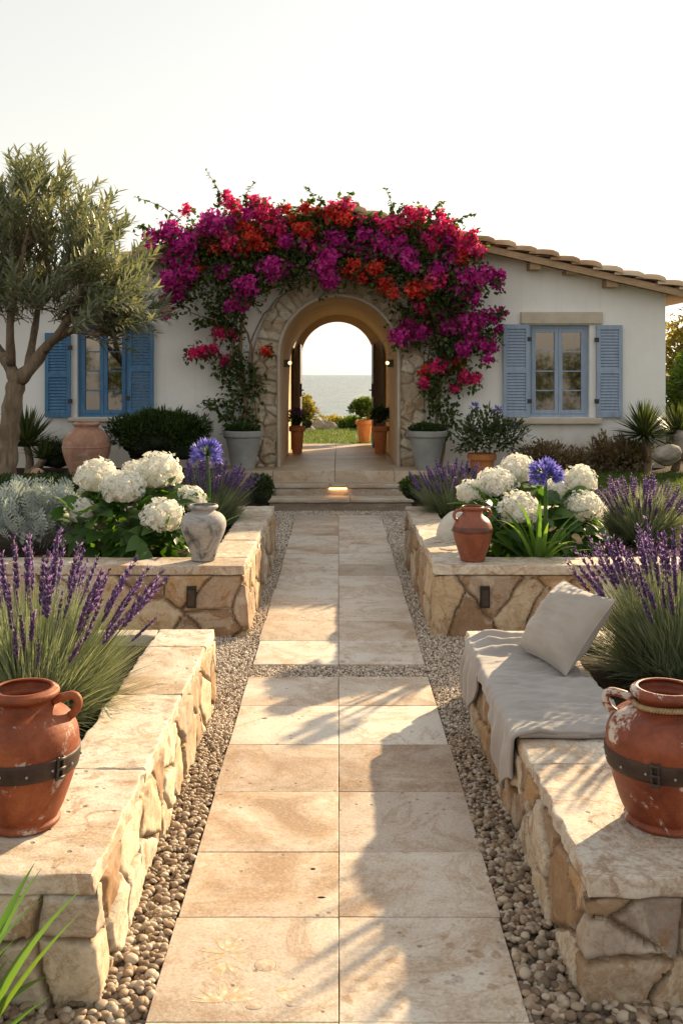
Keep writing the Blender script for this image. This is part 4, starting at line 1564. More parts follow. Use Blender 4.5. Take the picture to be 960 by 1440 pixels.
n_ = 60
u = np.linspace(-1, 1, n_)
Uu, Vv2 = np.meshgrid(u, u, indexing='ij')
prof_ = np.clip((1 - np.abs(Uu) ** 2.6) * (1 - np.abs(Vv2) ** 2.6), 0, 1) ** .55
hw = .225
hw2 = .198
Xc = Uu * hw * (1 - .07 * (1 - Vv2 ** 2) * np.abs(Uu) ** 3)
Yc = Vv2 * hw2 * (1 - .07 * (1 - Uu ** 2) * np.abs(Vv2) ** 3)
q3 = np.stack([Uu * 2.2, Vv2 * 2.2, Uu * 0], -1)
cor = (np.abs(Uu) * np.abs(Vv2))
crs = .007 * fbm(q3 * np.array([1, 3, 1]) + 4, 3, 3) * prof_ + .007 * np.sin((Uu - Vv2) * 7 + 2 * fbm(q3, 8)) * cor * prof_ ** .5
top = np.stack([Xc, Yc, .098 * prof_ + crs], -1)
bot = np.stack([Xc, Yc, -.085 * prof_ - crs], -1)
rm = np.array(Matrix.Rotation(0, 3, 'Z'))
# stood on its lower edge, leaning back toward the lavender, facing the path
ex = nrm(np.array([-.136, .446, .0])); ey = nrm(np.array([.2234, .068, .294]))
e_n = -np.cross(ex, ey)
cc = np.array([1.003, 4.334, .378]) + ex * .226 + ey * .196 + e_n * .02 + np.array([0, 0, .004])
m = MB()
for Gd, fl in ((top, False), (bot, True)):
    Wd = cc + Gd[..., 0:1] * ex + Gd[..., 1:2] * ey + Gd[..., 2:3] * e_n
    m.grid(Wd, flip=fl)
cush = m.build('cushion', M_CUSHION, None, loc=tuple(cc))
tag(cush, 'square stone-grey cushion leaning on the throw against the lavender', 'cushion')
bd = np.concatenate([top[0], top[1:, -1], top[-1, ::-1][1:], top[::-1, 0][1:]])
m = MB()
Wd = cc + bd[:, 0:1] * ex + bd[:, 1:2] * ey + bd[:, 2:3] * e_n
m.tube(Wd, .0035, 6, cap=False)
m.build('piping', M_CUSHION, cush)

# ================================================================== plants
M_LAVLEAF = mat_leaf('lavender_leaf', [(.0, (.10, .13, .08)), (.45, (.20, .24, .155)), (.8, (.31, .34, .235)), (1, (.42, .43, .31))], .4, tint=(1.04, 1.05, .72), tboost=1.5)
M_LAVSTEM = mat_leaf('lavender_stem', [(.0, (.14, .16, .06)), (1, (.26, .26, .10))], .3)
M_LAVBUD = mat_leaf('lavender_bud', [(.0, (.05, .026, .09)), (.45, (.13, .075, .21)), (.78, (.25, .16, .34)), (1, (.52, .40, .54))], .3, tint=(1.2, .85, 1.2), tboost=1.5)
M_LAVBUD_L = mat_leaf('pale_lavender_bud', [(.0, (.08, .045, .16)), (.5, (.18, .11, .28)), (.85, (.28, .19, .38)), (1, (.46, .36, .50))], .35, tint=(1.2, .9, 1.15), tboost=1.5)
M_HYLEAF = mat_leaf('hydrangea_leaf', [(.0, (.022, .058, .014)), (.6, (.048, .11, .024)), (.93, (.07, .13, .025)), (1, (.22, .20, .03))], .35, .45, .4, tint=(1.3, 1.35, .35), tboost=2.2)
M_HYPETAL = mat_leaf('hydrangea_petal', [(.0, (.52, .54, .34)), (.12, (.72, .71, .59)), (.5, (.83, .82, .76)), (1, (.87, .865, .83))], .35, .7, .2, tint=(1, .98, .90), tboost=1.1)
M_AGLEAF = mat_leaf('strap_leaf', [(.0, (.05, .11, .025)), (.6, (.10, .19, .045)), (1, (.20, .27, .07))], .35, .4, .4, tint=(1.2, 1.3, .4), tboost=1.8)
M_AGFLOWER = mat_leaf('agapanthus_flower', [(.0, (.08, .07, .33)), (.5, (.16, .155, .48)), (1, (.32, .325, .64))], .35, .5, .3, tint=(1, .9, 1.2), tboost=1.3)
M_SILVER = mat_leaf('silver_leaf', [(.0, (.20, .24, .22)), (.5, (.38, .43, .40)), (1, (.56, .61, .57))], .2, .8, .2, tint=(1, 1, .9), tboost=1.0)
M_BOXLEAF = mat_leaf('box_leaf', [(.0, (.014, .034, .010)), (.6, (.036, .07, .018)), (1, (.085, .13, .032))], .3, .5, .3, tboost=1.8)
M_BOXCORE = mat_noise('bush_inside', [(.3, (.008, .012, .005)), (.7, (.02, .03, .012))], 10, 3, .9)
M_GREENLEAF = mat_leaf('green_leaf', [(.0, (.03, .06, .012)), (.6, (.065, .11, .02)), (1, (.14, .19, .04))], .4, .5, .3, tboost=1.9)
M_SAGELEAF = mat_leaf('sage_leaf', [(.0, (.03, .05, .022)), (.6, (.075, .10, .05)), (1, (.15, .17, .09))], .35, .6, .3)
M_GOLDLEAF = mat_leaf('gold_green_leaf', [(.0, (.09, .085, .018)), (.6, (.19, .165, .04)), (1, (.32, .25, .08))], .45, .5, .3, tboost=1.8)
M_YUCCA = mat_leaf('yucca_leaf', [(.0, (.025, .045, .016)), (.6, (.06, .085, .03)), (1, (.13, .14, .05))], .25, .45, .4, tboost=1.8)
M_OLIVELEAF = mat_leaf('olive_leaf', [(.0, (.07, .085, .05)), (.5, (.155, .175, .11)), (.85, (.25, .26, .175)), (1, (.40, .40, .31))], .3, .45, .5, tint=(1.1, 1.08, .66), tboost=1.6)
M_OLIVEBARK = mat_noise('olive_bark', [(.3, (.12, .085, .055)), (.55, (.24, .18, .125)), (.75, (.34, .27, .20))], 7, 7, .9, .7, 22, .02, .2, stretch=(2.2, 2.2, .5), dist=.8)
M_VINEBARK = mat_noise('vine_bark', [(.3, (.14, .095, .06)), (.6, (.26, .19, .125)), (.8, (.36, .28, .20))], 10, 6, .9, .5, 40, .01, .2, stretch=(2, 2, .5))
M_BOUGLEAF = mat_leaf('bougainvillea_leaf', [(.0, (.018, .040, .011)), (.5, (.042, .078, .018)), (.85, (.09, .12, .028)), (1, (.18, .15, .04))], .35, .45, .35, tboost=2.0)
M_BP = mat_leaf('purple_bract', [(.0, (.26, .010, .14)), (.5, (.55, .032, .31)), (1, (.70, .13, .46))], .45, .7, .15, tint=(1.2, .8, 1.1), tboost=1.4)
M_BM = mat_leaf('magenta_bract', [(.0, (.40, .012, .11)), (.5, (.68, .04, .21)), (1, (.80, .15, .33))], .45, .7, .15, tint=(1.2, .8, .9), tboost=1.4)
M_BR = mat_leaf('red_bract', [(.0, (.38, .016, .02)), (.5, (.62, .05, .045)), (1, (.76, .15, .09))], .4, .7, .15, tint=(1.2, .8, .6), tboost=1.4)
M_RUSTLEAF = mat_leaf('rust_leaf', [(.0, (.10, .07, .042)), (.6, (.20, .14, .085)), (1, (.30, .23, .13))], .35, .6, .2)
M_PANSY = mat_leaf('pansy_petal', [(.0, (.02, .008, .035)), (.7, (.07, .025, .10)), (1, (.22, .10, .22))], .25)


LEAF = leaf_tpl(3, .26, .18, .07)
LEAF_S = leaf_tpl(2, .3, .1, .06)
BLADE = leaf_tpl(3, .075, .12, .012)
BROAD = leaf_tpl(6, .36, .22, .10, .8)
OCT = (np.array([(1, 0, 0), (-1, 0, 0), (0, 1, 0), (0, -1, 0), (0, 0, 1), (0, 0, -1)], float), np.array([(0, 2, 4), (2, 1, 4), (1, 3, 4), (3, 0, 4), (2, 0, 5), (1, 2, 5), (3, 1, 5), (0, 3, 5)]))


def ell_pts(n, c, r, lo=.55, lumps=.12, seed=1, zmin=None):
    d = rdir(n)
    if zmin is not None:
        d[:, 2] = np.where(d[:, 2] < zmin, -d[:, 2] * .6, d[:, 2])
        d = nrm(d)
    rad = (lo ** 3 + (1 - lo ** 3) * RG.random(n)) ** (1 / 3)
    rad = rad * (1 + lumps * fbm(d * 2.2 + seed, seed, 2))
    return np.asarray(c) + d * rad[:, None] * np.asarray(r), d


def bush(name, label, cat, c, r, n, ls, mat, group=None, parent=None, tpl=None, core=.80, lumps=.14, zmin=-.25, partname='foliage', upb=.3, lo=.6, spike=0):
    c = np.asarray(c, float); r = np.asarray(r, float)
    t = parent or thing(name, label, cat, (c[0], c[1], c[2] - r[2] * .6), group)
    sd = int(abs(c[0] * 100)) + 3
    m = MB()
    p, d = ell_pts(n, c, r, lo, lumps, sd, zmin)
    dd = d + RG.normal(0, .55, d.shape) + [0, 0, upb]
    m.inst(tpl or LEAF_S, p, frames(dd), ls * RG.uniform(.65, 1.3, n))
    if core:
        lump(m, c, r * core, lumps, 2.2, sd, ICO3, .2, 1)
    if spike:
        p, d = ell_pts(spike, c, r, .9, lumps, sd, .0)
        m.inst(BLADE, p - d * .02, frames(d + RG.normal(0, .3, d.shape) + [0, 0, .6]), ls * RG.uniform(1.5, 2.6, spike))
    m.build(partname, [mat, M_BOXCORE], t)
    return t


# ---- lavender: a clump of fine leaves and, standing out of it, flower stalks that are each an object
def stalk_mesh(i, bud):
    m = MB()
    rg = np.random.default_rng(100 + i)
    bend = rg.uniform(.02, .10)
    z = np.linspace(0, 1, 9)
    pts = np.stack([bend * z ** 2, .02 * np.sin(z * 3 + i), z * (1 - .02)], -1)
    m.tube(pts, np.linspace(.0052, .0036, 9), 5, .5, 0)
    s0 = .70 + .035 * (i % 3)
    nw = 8 if i % 2 else 7
    P_, D_, S_ = [], [], []
    for k in range(nw):
        f = s0 + (1 - s0) * k / (nw - 1)
        c = np.array([bend * f ** 2, 0.02 * math.sin(f * 3 + i), f * .98])
        nb = 9 if k < nw - 2 else 6
        rr = .031 * (1 - .45 * (k / nw) ** 2) * (.8 if k == 0 else 1)
        for q in range(nb):
            a = q / nb * 2 * PI + k * .6 + rg.uniform(-.2, .2)
            up = rg.uniform(.7, 1.3)
            P_.append(c + np.array([math.cos(a), math.sin(a), 0]) * rr * .55 + [0, 0, rg.uniform(-.012, .012)])
            D_.append((math.cos(a), math.sin(a), up))
            S_.append((rr * .42, rr * .85, rr * .42))
    n = len(P_)
    m.inst(OCT, np.array(P_), frames(np.array(D_)), np.array(S_), rg.random(n) * .8, 1)
    # opened florets, paler
    k = rg.integers(0, n, 22)
    Pq, Dq = np.array(P_)[k], np.array(D_)[k]
    m.inst(LEAF_S, Pq + Dq * .012, frames(Dq), .03 * rg.uniform(.7, 1.2, 22), rg.uniform(.8, 1, 22), 1)
    o = m.build('flower_stalk', [M_LAVSTEM, bud])
    me = o.data
    bpy.data.objects.remove(o)
    return me


STALKS = [stalk_mesh(i, M_LAVBUD) for i in range(6)]
STALKS_L = [stalk_mesh(20 + i, M_LAVBUD_L) for i in range(5)]


def lavender(label, c, R, hf, hs, n_leaf, n_st, wl, meshes, fat=1.0, spread=.75, group='lavender clumps', leafmat=None, tall=(.80, 1.08), px_tops=None):
    """c base point, R base radius, hf foliage length, hs stalk length"""
    c = np.asarray(c, float)
    t = thing('lavender', label, 'lavender', c, group)
    m = MB()
    blades(m, c, n_leaf, R * .55, (hf * .6, hf * 1.12), (0.02, spread * 1.25), (wl * .7, wl * 1.3), .25, 4, taper=2.2)
    blades(m, c, n_leaf // 2, R * .8, (hf * .35, hf * .85), (.35, 1.4), (wl * .7, wl * 1.4), .35, 4, taper=2.2, twist=.8)
    m.build('foliage', leafmat or M_LAVLEAF, t)
    for k in range(n_st):
        th = spread * math.sqrt((k + .5) / n_st) * RG.uniform(.85, 1.08)
        ph = k * 2.39996 + RG.uniform(-.3, .3)
        L = hs * RG.uniform(*tall) * (1 - .10 * th)
        d = Vector((math.sin(th) * math.cos(ph), math.sin(th) * math.sin(ph), math.cos(th)))
        o = bpy.data.objects.new('flower_stalk', meshes[k % len(meshes)])
        COL.objects.link(o)
        o.parent = t
        rr = R * .45 * math.sqrt((k + .5) / n_st)
        o.location = (rr * math.cos(ph), rr * math.sin(ph), 0)
        q = d.to_track_quat('Z', 'Y')
        o.rotation_mode = 'QUATERNION'
        o.rotation_quaternion = q @ Matrix.Rotation(RG.uniform(0, 6.28), 3, 'Z').to_quaternion()
        f = fat * L / .7 * RG.uniform(.85, 1.1)
        o.scale = (f * L * .9, f * L * .9, L)
    return t


lavender('big lavender clump with deep purple spikes behind the left banded pot', (-1.27, 4.10, .30), .26, .50, .74, 6500, 99, .0026, STALKS, .58, .78)
lavender('big lavender clump with deep purple spikes behind the grey cushion', (1.60, 4.66, .30), .28, .50, .72, 6500, 99, .0028, STALKS, .60, .66)
lavender('lavender clump beside the tall blue agapanthus in the left bed', (-1.12, 8.55, .40), .18, .48, .60, 3000, 90, .004, STALKS_L, 1.25, .68)
lavender('lavender clump at the far end of the right bed beside the steps', (1.02, 9.05, .40), .18, .42, .52, 3000, 90, .004, STALKS_L, 1.3, .72)
lavender('lavender clump standing right of the white hydrangea on the right', (2.36, 7.75, .40), .24, .42, .52, 4000, 98, .004, STALKS_L, 1.15, .80)


# ---- hydrangeas
def floret_tpl():
    V, F = [], []
    for k in range(4):
        a = k * PI / 2
        d = np.array([math.cos(a), math.sin(a), 0]); s = np.array([-math.sin(a), math.cos(a), 0])
        b = len(V)
        V += [d * .06, d * .55 + s * .46 + [0, 0, .10], d * 1.0 + [0, 0, -.06], d * .55 - s * .46 + [0, 0, .10]]
        F.append((b, b + 1, b + 2, b + 3))
    return np.array(V, float)[:, [0, 2, 1]], np.array(F)          # faces +Y


FLORET = floret_tpl()


def flower_head(t, c, r, seed):
    m = MB()
    n = 210
    k = np.arange(n) + .5
    ph = np.arccos(1 - 2 * k / n); th = PI * (1 + 5 ** .5) * k
    d = np.stack([np.cos(th) * np.sin(ph), np.sin(th) * np.sin(ph), np.cos(ph)], -1)
    d = nrm(d + RG.normal(0, .05, d.shape))
    keep = d[:, 2] > -.62
    d = d[keep]
    rad = r * (1 + .09 * fbm(d * 2.4 + seed, seed, 2) + RG.normal(0, .05, len(d)))
    p = np.asarray(c) + d * rad[:, None] * [1, 1, .86]
    m.inst(FLORET, p, frames(d + RG.normal(0, .32, d.shape), rdir(len(d))), r * .165 * RG.uniform(.8, 1.2, len(d)), RG.uniform(.25, 1, len(d)))
    lump(m, np.asarray(c), np.array([r, r, r * .86]) * .84, .05, 2, seed, ICO2, .0)
    return m.build('flower_head', M_HYPETAL, t)


def hydrangea(label, base, heads, fol, nl, seed):
    t = thing('hydrangea', label, 'hydrangea', base, 'white hydrangeas in the far beds')
    base = np.asarray(base, float)
    stems = MB()
    leaves = MB()
    for i, (px, py, r, Y) in enumerate(heads):
        c = P(px, py, Y)
        flower_head(t, c, r / FPX * Y, seed + i)
        mid = (base + c) / 2 + np.array([(c[0] - base[0]) * .25, -.05, .03])
        q = np.array([base + RG.normal(0, .03, 3) * [1, 1, 0], mid, c])
        tt_ = np.linspace(0, 1, 10)[:, None]
        cur = (1 - tt_) ** 2 * q[0] + 2 * tt_ * (1 - tt_) * q[1] + tt_ ** 2 * q[2]
        stems.tube(cur, np.linspace(.011, .006, 10), 6)
        n = 7
        a = RG.uniform(0, 6.28, n)
        d = np.stack([np.cos(a), np.sin(a) - .25, RG.uniform(-.1, .45, n)], -1)
        leaves.inst(BROAD, c - [0, 0, r / FPX * Y * .8] + RG.normal(0, .025, (n, 3)), frames(d, np.tile([0, 0, 1.0], (n, 1)) + RG.normal(0, .3, (n, 3))), RG.uniform(.12, .17, n))
    for (px, py, rx, ry, Y, k) in fol:
        cc_ = P(px, py, Y)
        p, d = ell_pts(k, cc_, (rx / FPX * Y, .25, ry / FPX * Y), .5, .1, seed)
        dd = d * [1, 1, .5] + [0, -.35, -.1] + RG.normal(0, .35, d.shape)
        leaves.inst(BROAD, p, frames(dd, np.tile([0, -.35, 1.0], (k, 1)) + RG.normal(0, .3, (k, 3))), RG.uniform(.12, .20, k))
    stems.build('stem', M_LAVSTEM, t)
    leaves.build('foliage', M_HYLEAF, t)
    return t


hydrangea('white hydrangea with seven round heads between the silver plant and grey vase', (-1.45, 7.3, .40),
          [(136, 671, 29, 7.35), (173, 686, 30, 7.1), (222, 664, 32, 7.35), (229, 727, 29, 6.95), (267, 703, 22, 7.3), (114, 720, 22, 7.2), (190, 662, 17, 7.6)],
          [(190, 740, 85, 40, 7.15, 95), (130, 735, 40, 35, 7.1, 30), (235, 765, 45, 22, 6.95, 26), (200, 700, 70, 35, 7.35, 40)], 0, 51)
hydrangea('white hydrangea with seven round heads behind the brown jug', (1.32, 7.3, .40),
          [(661, 693, 20, 7.2), (697, 680, 26, 7.2), (727, 661, 25, 7.45), (729, 717, 28, 6.95), (783, 692, 22, 7.4), (814, 676, 24, 7.4), (820, 714, 26, 7.1)],
          [(740, 740, 75, 38, 7.15, 95), (690, 735, 35, 35, 7.1, 24), (800, 745, 35, 30, 7.2, 26), (760, 700, 60, 25, 7.35, 30)], 0, 61)


# ---- agapanthus
def agapanthus(label, base, top, r, nleaf, L, wd, stem_r, nfl=70):
    base = np.asarray(base, float); top = np.asarray(top, float)
    t = thing('agapanthus', label, 'agapanthus', base, None)
    m = MB()
    if nleaf:
        blades(m, base, nleaf, .05, L, (.1, .95), wd, 1.0, 9, taper=3.0, gut=.35)
        m.build('leaf_rosette', M_AGLEAF, t)
    m = MB()
    tt_ = np.linspace(0, 1, 10)[:, None]
    m.tube(base + (top - base) * tt_ + np.array([.02, 0, 0]) * np.sin(tt_ * PI), np.linspace(stem_r * 1.3, stem_r, 10), 8)
    m.build('stem', M_AGLEAF, t)
    m = MB()
    d = rdir(nfl)
    d = d[d[:, 2] > -.45]
    n = len(d)
    ped = MB()
    tip = top + d * r * RG.uniform(.5, .72, (n, 1))
    for a, b in zip(np.tile(top, (n, 1)), tip):
        m.tube([a, (a + b) / 2 + [0, 0, r * .05], b], .0022, 4, .2, 1)
    for k in range(6):                                    # six tepals make each trumpet
        ax = frames(d, np.tile([.3, .2, 1.0], (n, 1)))
        an = k * PI / 3
        side = ax[:, :, 0] * math.cos(an) + ax[:, :, 2] * math.sin(an)
        m.inst(leaf_tpl(2, .17, -.1, .03), tip, frames(d + side * .38, side), r * .48 * RG.uniform(.85, 1.15, n), RG.random(n), 0)
    m.build('flower_head', [M_AGFLOWER, M_AGLEAF], t)
    return t


agapanthus('blue agapanthus on a tall stem rising beside the lavender in the left bed', P(291, 752, 7.9) * [1, 1, 0] + [0, 0, .40], P(291, 640, 7.9), .130, 16, (.25, .45), (.009, .015), .010, 66)
agapanthus('blue agapanthus with long strap leaves in front of the right hydrangea', P(757, 790, 6.78) * [1, 1, 0] + [0, 0, .40], P(766, 668, 6.75), .115, 34, (.34, .62), (.012, .021), .012, 90)

# ---- silver dusty miller: lobed felted leaves
def lobed_leaf():
    V, F = [], []

    def strip(p, d, L, w):
        d = np.array(d) / np.linalg.norm(d); s = np.array([-d[1], d[0]])
        b = len(V)
        p = np.array(p)
        for q, z in ((p - s * w * .6, 0), (p + s * w * .6, 0), (p + d * L * .6 + s * w, .03), (p + d * L + s * w * .5, -.01), (p + d * L - s * w * .5, -.01), (p + d * L * .6 - s * w, .03)):
            V.append((q[0], q[1], z - .12 * q[1] ** 2))
        F.append((b, b + 1, b + 2, b + 5)); F.append((b + 5, b + 2, b + 3, b + 4))
    strip((0, 0), (0, 1), 1.0, .045)
    for f, L in ((.28, .30), (.46, .38), (.64, .36), (.80, .24)):
        for s in (-1, 1):
            strip((0, f), (s * .8, .75), L, .042)
    return np.array(V), np.array(F)


LOBED = lobed_leaf()
t = thing('silver_shrub', 'silvery felted foliage plant at the end of the left flower bed', 'shrub', (-2.2, 7.3, .42))
m = MB()
for (px, py, rx, ry, Y, k) in ((55, 745, 60, 42, 7.25, 300), (15, 735, 45, 45, 7.4, 160), (85, 735, 30, 30, 7.4, 90), (50, 715, 50, 25, 7.55, 110)):
    c_ = P(px, py, Y)
    p, d = ell_pts(k, c_, (rx / FPX * Y, .22, ry / FPX * Y), .45, .15, 4, -.1)
    dd = d + [0, 0, .75] + RG.normal(0, .35, d.shape)
    m.inst(LOBED, p - nrm(dd) * .05, frames(dd, d + RG.normal(0, .4, d.shape)), RG.uniform(.12, .21, k))
m.build('foliage', M_SILVER, t)
m = MB()
for a in np.linspace(-1, 1, 9):
    b0 = np.array([-2.2 + a * .1, 7.35, .42])
    m.tube([b0, b0 + [a * .2, RG.uniform(-.1, .1), .2], b0 + [a * .35, RG.uniform(-.1, .1), .32]], .008, 5)
m.build('stem', M_SILVER, t)

# ---- clipped hedge, round bushes
def hedge(label, x0, x1, y0, y1, z0, z1, n, ls):
    t = thing('box_hedge', label, 'hedge', ((x0 + x1) / 2, (y0 + y1) / 2, z0))
    m = MB()
    f = RG.random(n)
    p = np.stack([RG.uniform(x0, x1, n), RG.uniform(y0, y1, n), RG.uniform(z0, z1, n)], -1)
    d = np.zeros((n, 3))
    s = RG.random(n)
    fr = s < .45
    tp = s >= .45
    p[fr, 1] = y0 + RG.uniform(-.02, .04, fr.sum()); d[fr] = [0, -1, .4]
    p[tp, 2] = z1 + RG.uniform(-.05, .02, tp.sum()); d[tp] = [0, -.2, 1]
    e = (s < .1); p[e, 0] = x1 + RG.uniform(-.03, .02, e.sum()); d[e] = [1, 0, .3]
    off = fbm(p * 3, 5, 2)
    p = p + d * (.035 * off)[:, None]
    m.inst(LEAF_S, p, frames(d + RG.normal(0, .6, d.shape)), ls * RG.uniform(.7, 1.3, n))
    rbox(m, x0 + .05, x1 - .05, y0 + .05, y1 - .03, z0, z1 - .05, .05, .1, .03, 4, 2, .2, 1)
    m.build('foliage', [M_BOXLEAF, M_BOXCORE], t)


hedge('low clipped dark hedge behind the silver plant', -4.3, -2.25, 9.6, 10.25, .28, .66, 9000, .035)
bush('round_bush', 'broad dark rounded bush on the left between oil jar and grey planter', 'bush', P(226, 617, 12.7), (.62, .42, .38), 11000, .06, M_BOXLEAF, tpl=leaf_tpl(2, .15, .1, .04), upb=.5, spike=250, lumps=.22)
bush('box_ball', 'small dark clipped ball left of the stone steps', 'bush', P(366, 690, 11.3), (.17, .17, .19), 1800, .03, M_BOXLEAF)
bush('box_ball', 'small green clipped ball right of the stone steps', 'bush', P(580, 688, 11.6), (.16, .16, .15), 1500, .03, M_GREENLEAF)
bush('low_shrub', 'low dark shrub at the foot of the wall left of the oil jar', 'bush', P(78, 640, 12.9), (.26, .2, .22), 1200, .05, M_BOXLEAF, tpl=BLADE)
bush('low_shrub', 'small tawny shrub below the right window sill', 'bush', P(766, 648, 13.0), (.32, .22, .24), 1500, .055, M_RUSTLEAF, 'tawny shrubs along the right wall', core=.4, lo=.2, lumps=.4, spike=160, zmin=-1)
bush('low_shrub', 'low dark rusty shrub nearest the right-hand yucca palms', 'bush', P(882, 646, 13.0), (.30, .2, .24), 1500, .06, M_RUSTLEAF, 'tawny shrubs along the right wall', core=.4, lo=.2, lumps=.4, spike=220, zmin=-1)
bush('low_shrub', 'thin upright tawny shrub between two lower rusty shrubs', 'bush', P(845, 646, 13.1), (.17, .15, .26), 800, .055, M_RUSTLEAF, 'tawny shrubs along the right wall', core=.35, lo=.2, lumps=.4, spike=140, zmin=-1)
bush('low_shrub', 'faded tawny shrub right of the shrub below the window', 'bush', P(812, 652, 13.1), (.24, .18, .18), 900, .05, M_RUSTLEAF, 'tawny shrubs along the right wall', core=.35, lo=.2, lumps=.4, spike=120, zmin=-1)

# ---- spiky plants
def yucca(label, base, heads, mat, name='yucca', group=None):
    base = np.asarray(base, float)
    t = thing(name, label, 'yucca', base, group)
    for (c, n, L, wd, le) in heads:
        c = np.asarray(c, float)
        m = MB()
        tt_ = np.linspace(0, 1, 8)[:, None]
        m.tube(base + (c - base) * tt_ + np.array([.03, 0, 0]) * np.sin(tt_ * PI), np.linspace(.06, .045, 8), 8)
        m.build('trunk', M_OLIVEBARK, t)
        m = MB()
        blades(m, c, n, .03, L, le, wd, .25, 5, taper=2.5, gut=.25)
        m.build('leaf_rosette', mat, t)
    return t


yucca('spiky dark green plant at the wall beside the olive trunk', P(40, 655, 12.9) * [1, 1, 0] + [0, 0, .40], [(P(38, 628, 12.9), 190, (.40, .60), (.013, .022), (.03, 1.5)), (P(62, 645, 12.7), 80, (.24, .36), (.010, .016), (.1, 1.4))], M_YUCCA)
yucca('spiky palm-like yucca at the right corner of the house', P(908, 648, 12.9) * [1, 1, 0] + [0, 0, .42], [(P(905, 612, 12.9), 300, (.34, .50), (.011, .018), (.03, 1.9))], M_YUCCA)
yucca('sunlit yucca beyond the right end of the house', P(948, 648, 13.2) * [1, 1, 0] + [0, 0, .42], [(P(952, 610, 13.2), 240, (.30, .46), (.011, .017), (.03, 1.8))], M_YUCCA)

# ---- grey planters with low box either side of the arch
for px, lab in ((342, 'tapered grey planter left of the arch, filled with low box'), (600.5, 'tapered grey planter right of the arch, filled with low box')):
    x = P(px, 600, 13.12)[0]
    c = (x, 13.12, .457)
    tapered_pot('grey_planter', lab, 'planter', c, .245, .15, .50, M_CONCRETE)
    bush('box_plant', 'low mat of box growing in the grey planter %s of the arch' % ('left' if px < 400 else 'right'), 'plant', (x, 13.12, .97), (.235, .235, .085), 1300, .035, M_BOXLEAF, zmin=0)

# ---- terracotta pots in and beyond the passage
c1 = (-.655, 15.75, .458); c2 = (.655, 15.75, .458); c3 = (.47, 18.3, .46)
tapered_pot('terracotta_planter', 'orange terracotta planter left inside the passage, holding dark pansies', 'planter', c1, .115, .075, .42, M_TERRA_O)
tapered_pot('terracotta_planter', 'orange terracotta planter right inside the passage, holding dark leaves', 'planter', c2, .12, .08, .42, M_TERRA_O)
tapered_pot('terracotta_planter', 'orange terracotta planter outside the far door, holding a bright green bush', 'planter', c3, .15, .095, .40, M_TERRA_O)
t = bush('pansy_plant', 'dark purple pansies with green leaves in the left passage planter', 'plant', (c1[0], c1[1], .98), (.14, .14, .12), 420, .05, M_GREENLEAF, core=.6)
m = MB()
p, d = ell_pts(46, (c1[0], c1[1], 1.08), (.15, .14, .10), .7, .1, 3, .0)
m.inst(FLORET, p, frames(d + [0, -.6, .2]), RG.uniform(.028, .045, 46))
m.build('blossom', M_PANSY, t)
bush('dark_plant', 'upright dark leafy plant in the right passage planter', 'plant', (c2[0], c2[1], 1.02), (.14, .14, .16), 520, .07, M_BOXLEAF, core=.5, upb=.8)
bush('bright_bush', 'bright green bush in the planter outside the far door', 'plant', (c3[0], c3[1], 1.05), (.26, .24, .22), 1500, .06, M_GREENLEAF, core=.6)

# terracotta pot with blue flowers right of the arch
cp = (P(677, 640, 12.75)[0], 12.75, .405)
tapered_pot('terracotta_planter', 'short terracotta planter below the right window, holding blue agapanthus', 'planter', cp, .17, .125, .28, M_TERRA_O)
t = bush('blue_plant', 'loose grey-green plant with two blue flower heads in the short planter', 'plant', (cp[0] + .10, 12.75, .86), (.46, .28, .32), 1700, .06, M_SAGELEAF, core=0, lo=.1, lumps=.4, zmin=-.6, spike=120)
for px, py in ((667, 573), (699, 578), (722, 600)):
    m = MB()
    top = P(px, py, 12.7)
    d = rdir(46); d = d[d[:, 2] > -.4]
    r_ = .085 if px < 710 else .05
    m.inst(leaf_tpl(2, .24, 0, .04), top + d * r_ * .3, frames(d), r_ * RG.uniform(.6, .9, len(d)))
    m.tube([np.array([cp[0] + .02, 12.75, .70]), (np.array([cp[0], 12.75, .75]) + top) / 2 + [.03, 0, .05], top], .006, 5, .5, 1)
    m.build('flower_head', [M_AGFLOWER, M_AGLEAF], t)

# foreground strap plant
t = thing('strap_plant', 'glossy green strap-leaved plant at the near left corner by the pebbles', 'plant', (-.93, 2.36, 0))
m = MB()
blades(m, (-.97, 2.37, .0), 46, .07, (.26, .52), (.05, 1.0), (.012, .021), .8, 10, taper=2.4, gut=.4)
m.build('leaf_rosette', M_AGLEAF, t)
m = MB()
a = np.linspace(0, 2 * PI, 25)[:-1]
m.add(np.vstack([[[-1.0, 2.38, .028]], np.stack([-1.0 + .27 * np.cos(a), 2.38 + .22 * np.sin(a), np.full(24, .004)], -1)]), np.array([[0, 1 + i, 1 + (i + 1) % 24] for i in range(24)]))
structure(m.build('soil_patch', M_SOIL))

# ---- olive tree
TY = 10.6
t = thing('olive_tree', 'olive tree with grey trunk and narrow silvery leaves before the left window', 'tree', P(8, 668, TY) * [1, 1, 0] + [0, 0, .30])
trunk = MB()


def limb(pts, r0, r1, n=14, sides=10):
    pts = np.array([P(a, b, TY + c) for a, b, c in pts])
    o = []
    k = len(pts)
    Q = np.vstack([2 * pts[0] - pts[1], pts, 2 * pts[-1] - pts[-2]])
    for s in np.linspace(0, k - 1.0001, n):
        i = int(s); f = s - i
        a, b, c, d = Q[i], Q[i + 1], Q[i + 2], Q[i + 3]
        o.append(.5 * (2 * b + (-a + c) * f + (2 * a - 5 * b + 4 * c - d) * f * f + (-a + 3 * b - 3 * c + d) * f ** 3))
    o = np.array(o)
    rr = np.linspace(r0, r1, n) * (1 + .10 * np.sin(np.arange(n) * 1.9))
    trunk.tube(o, rr, sides)
    return o


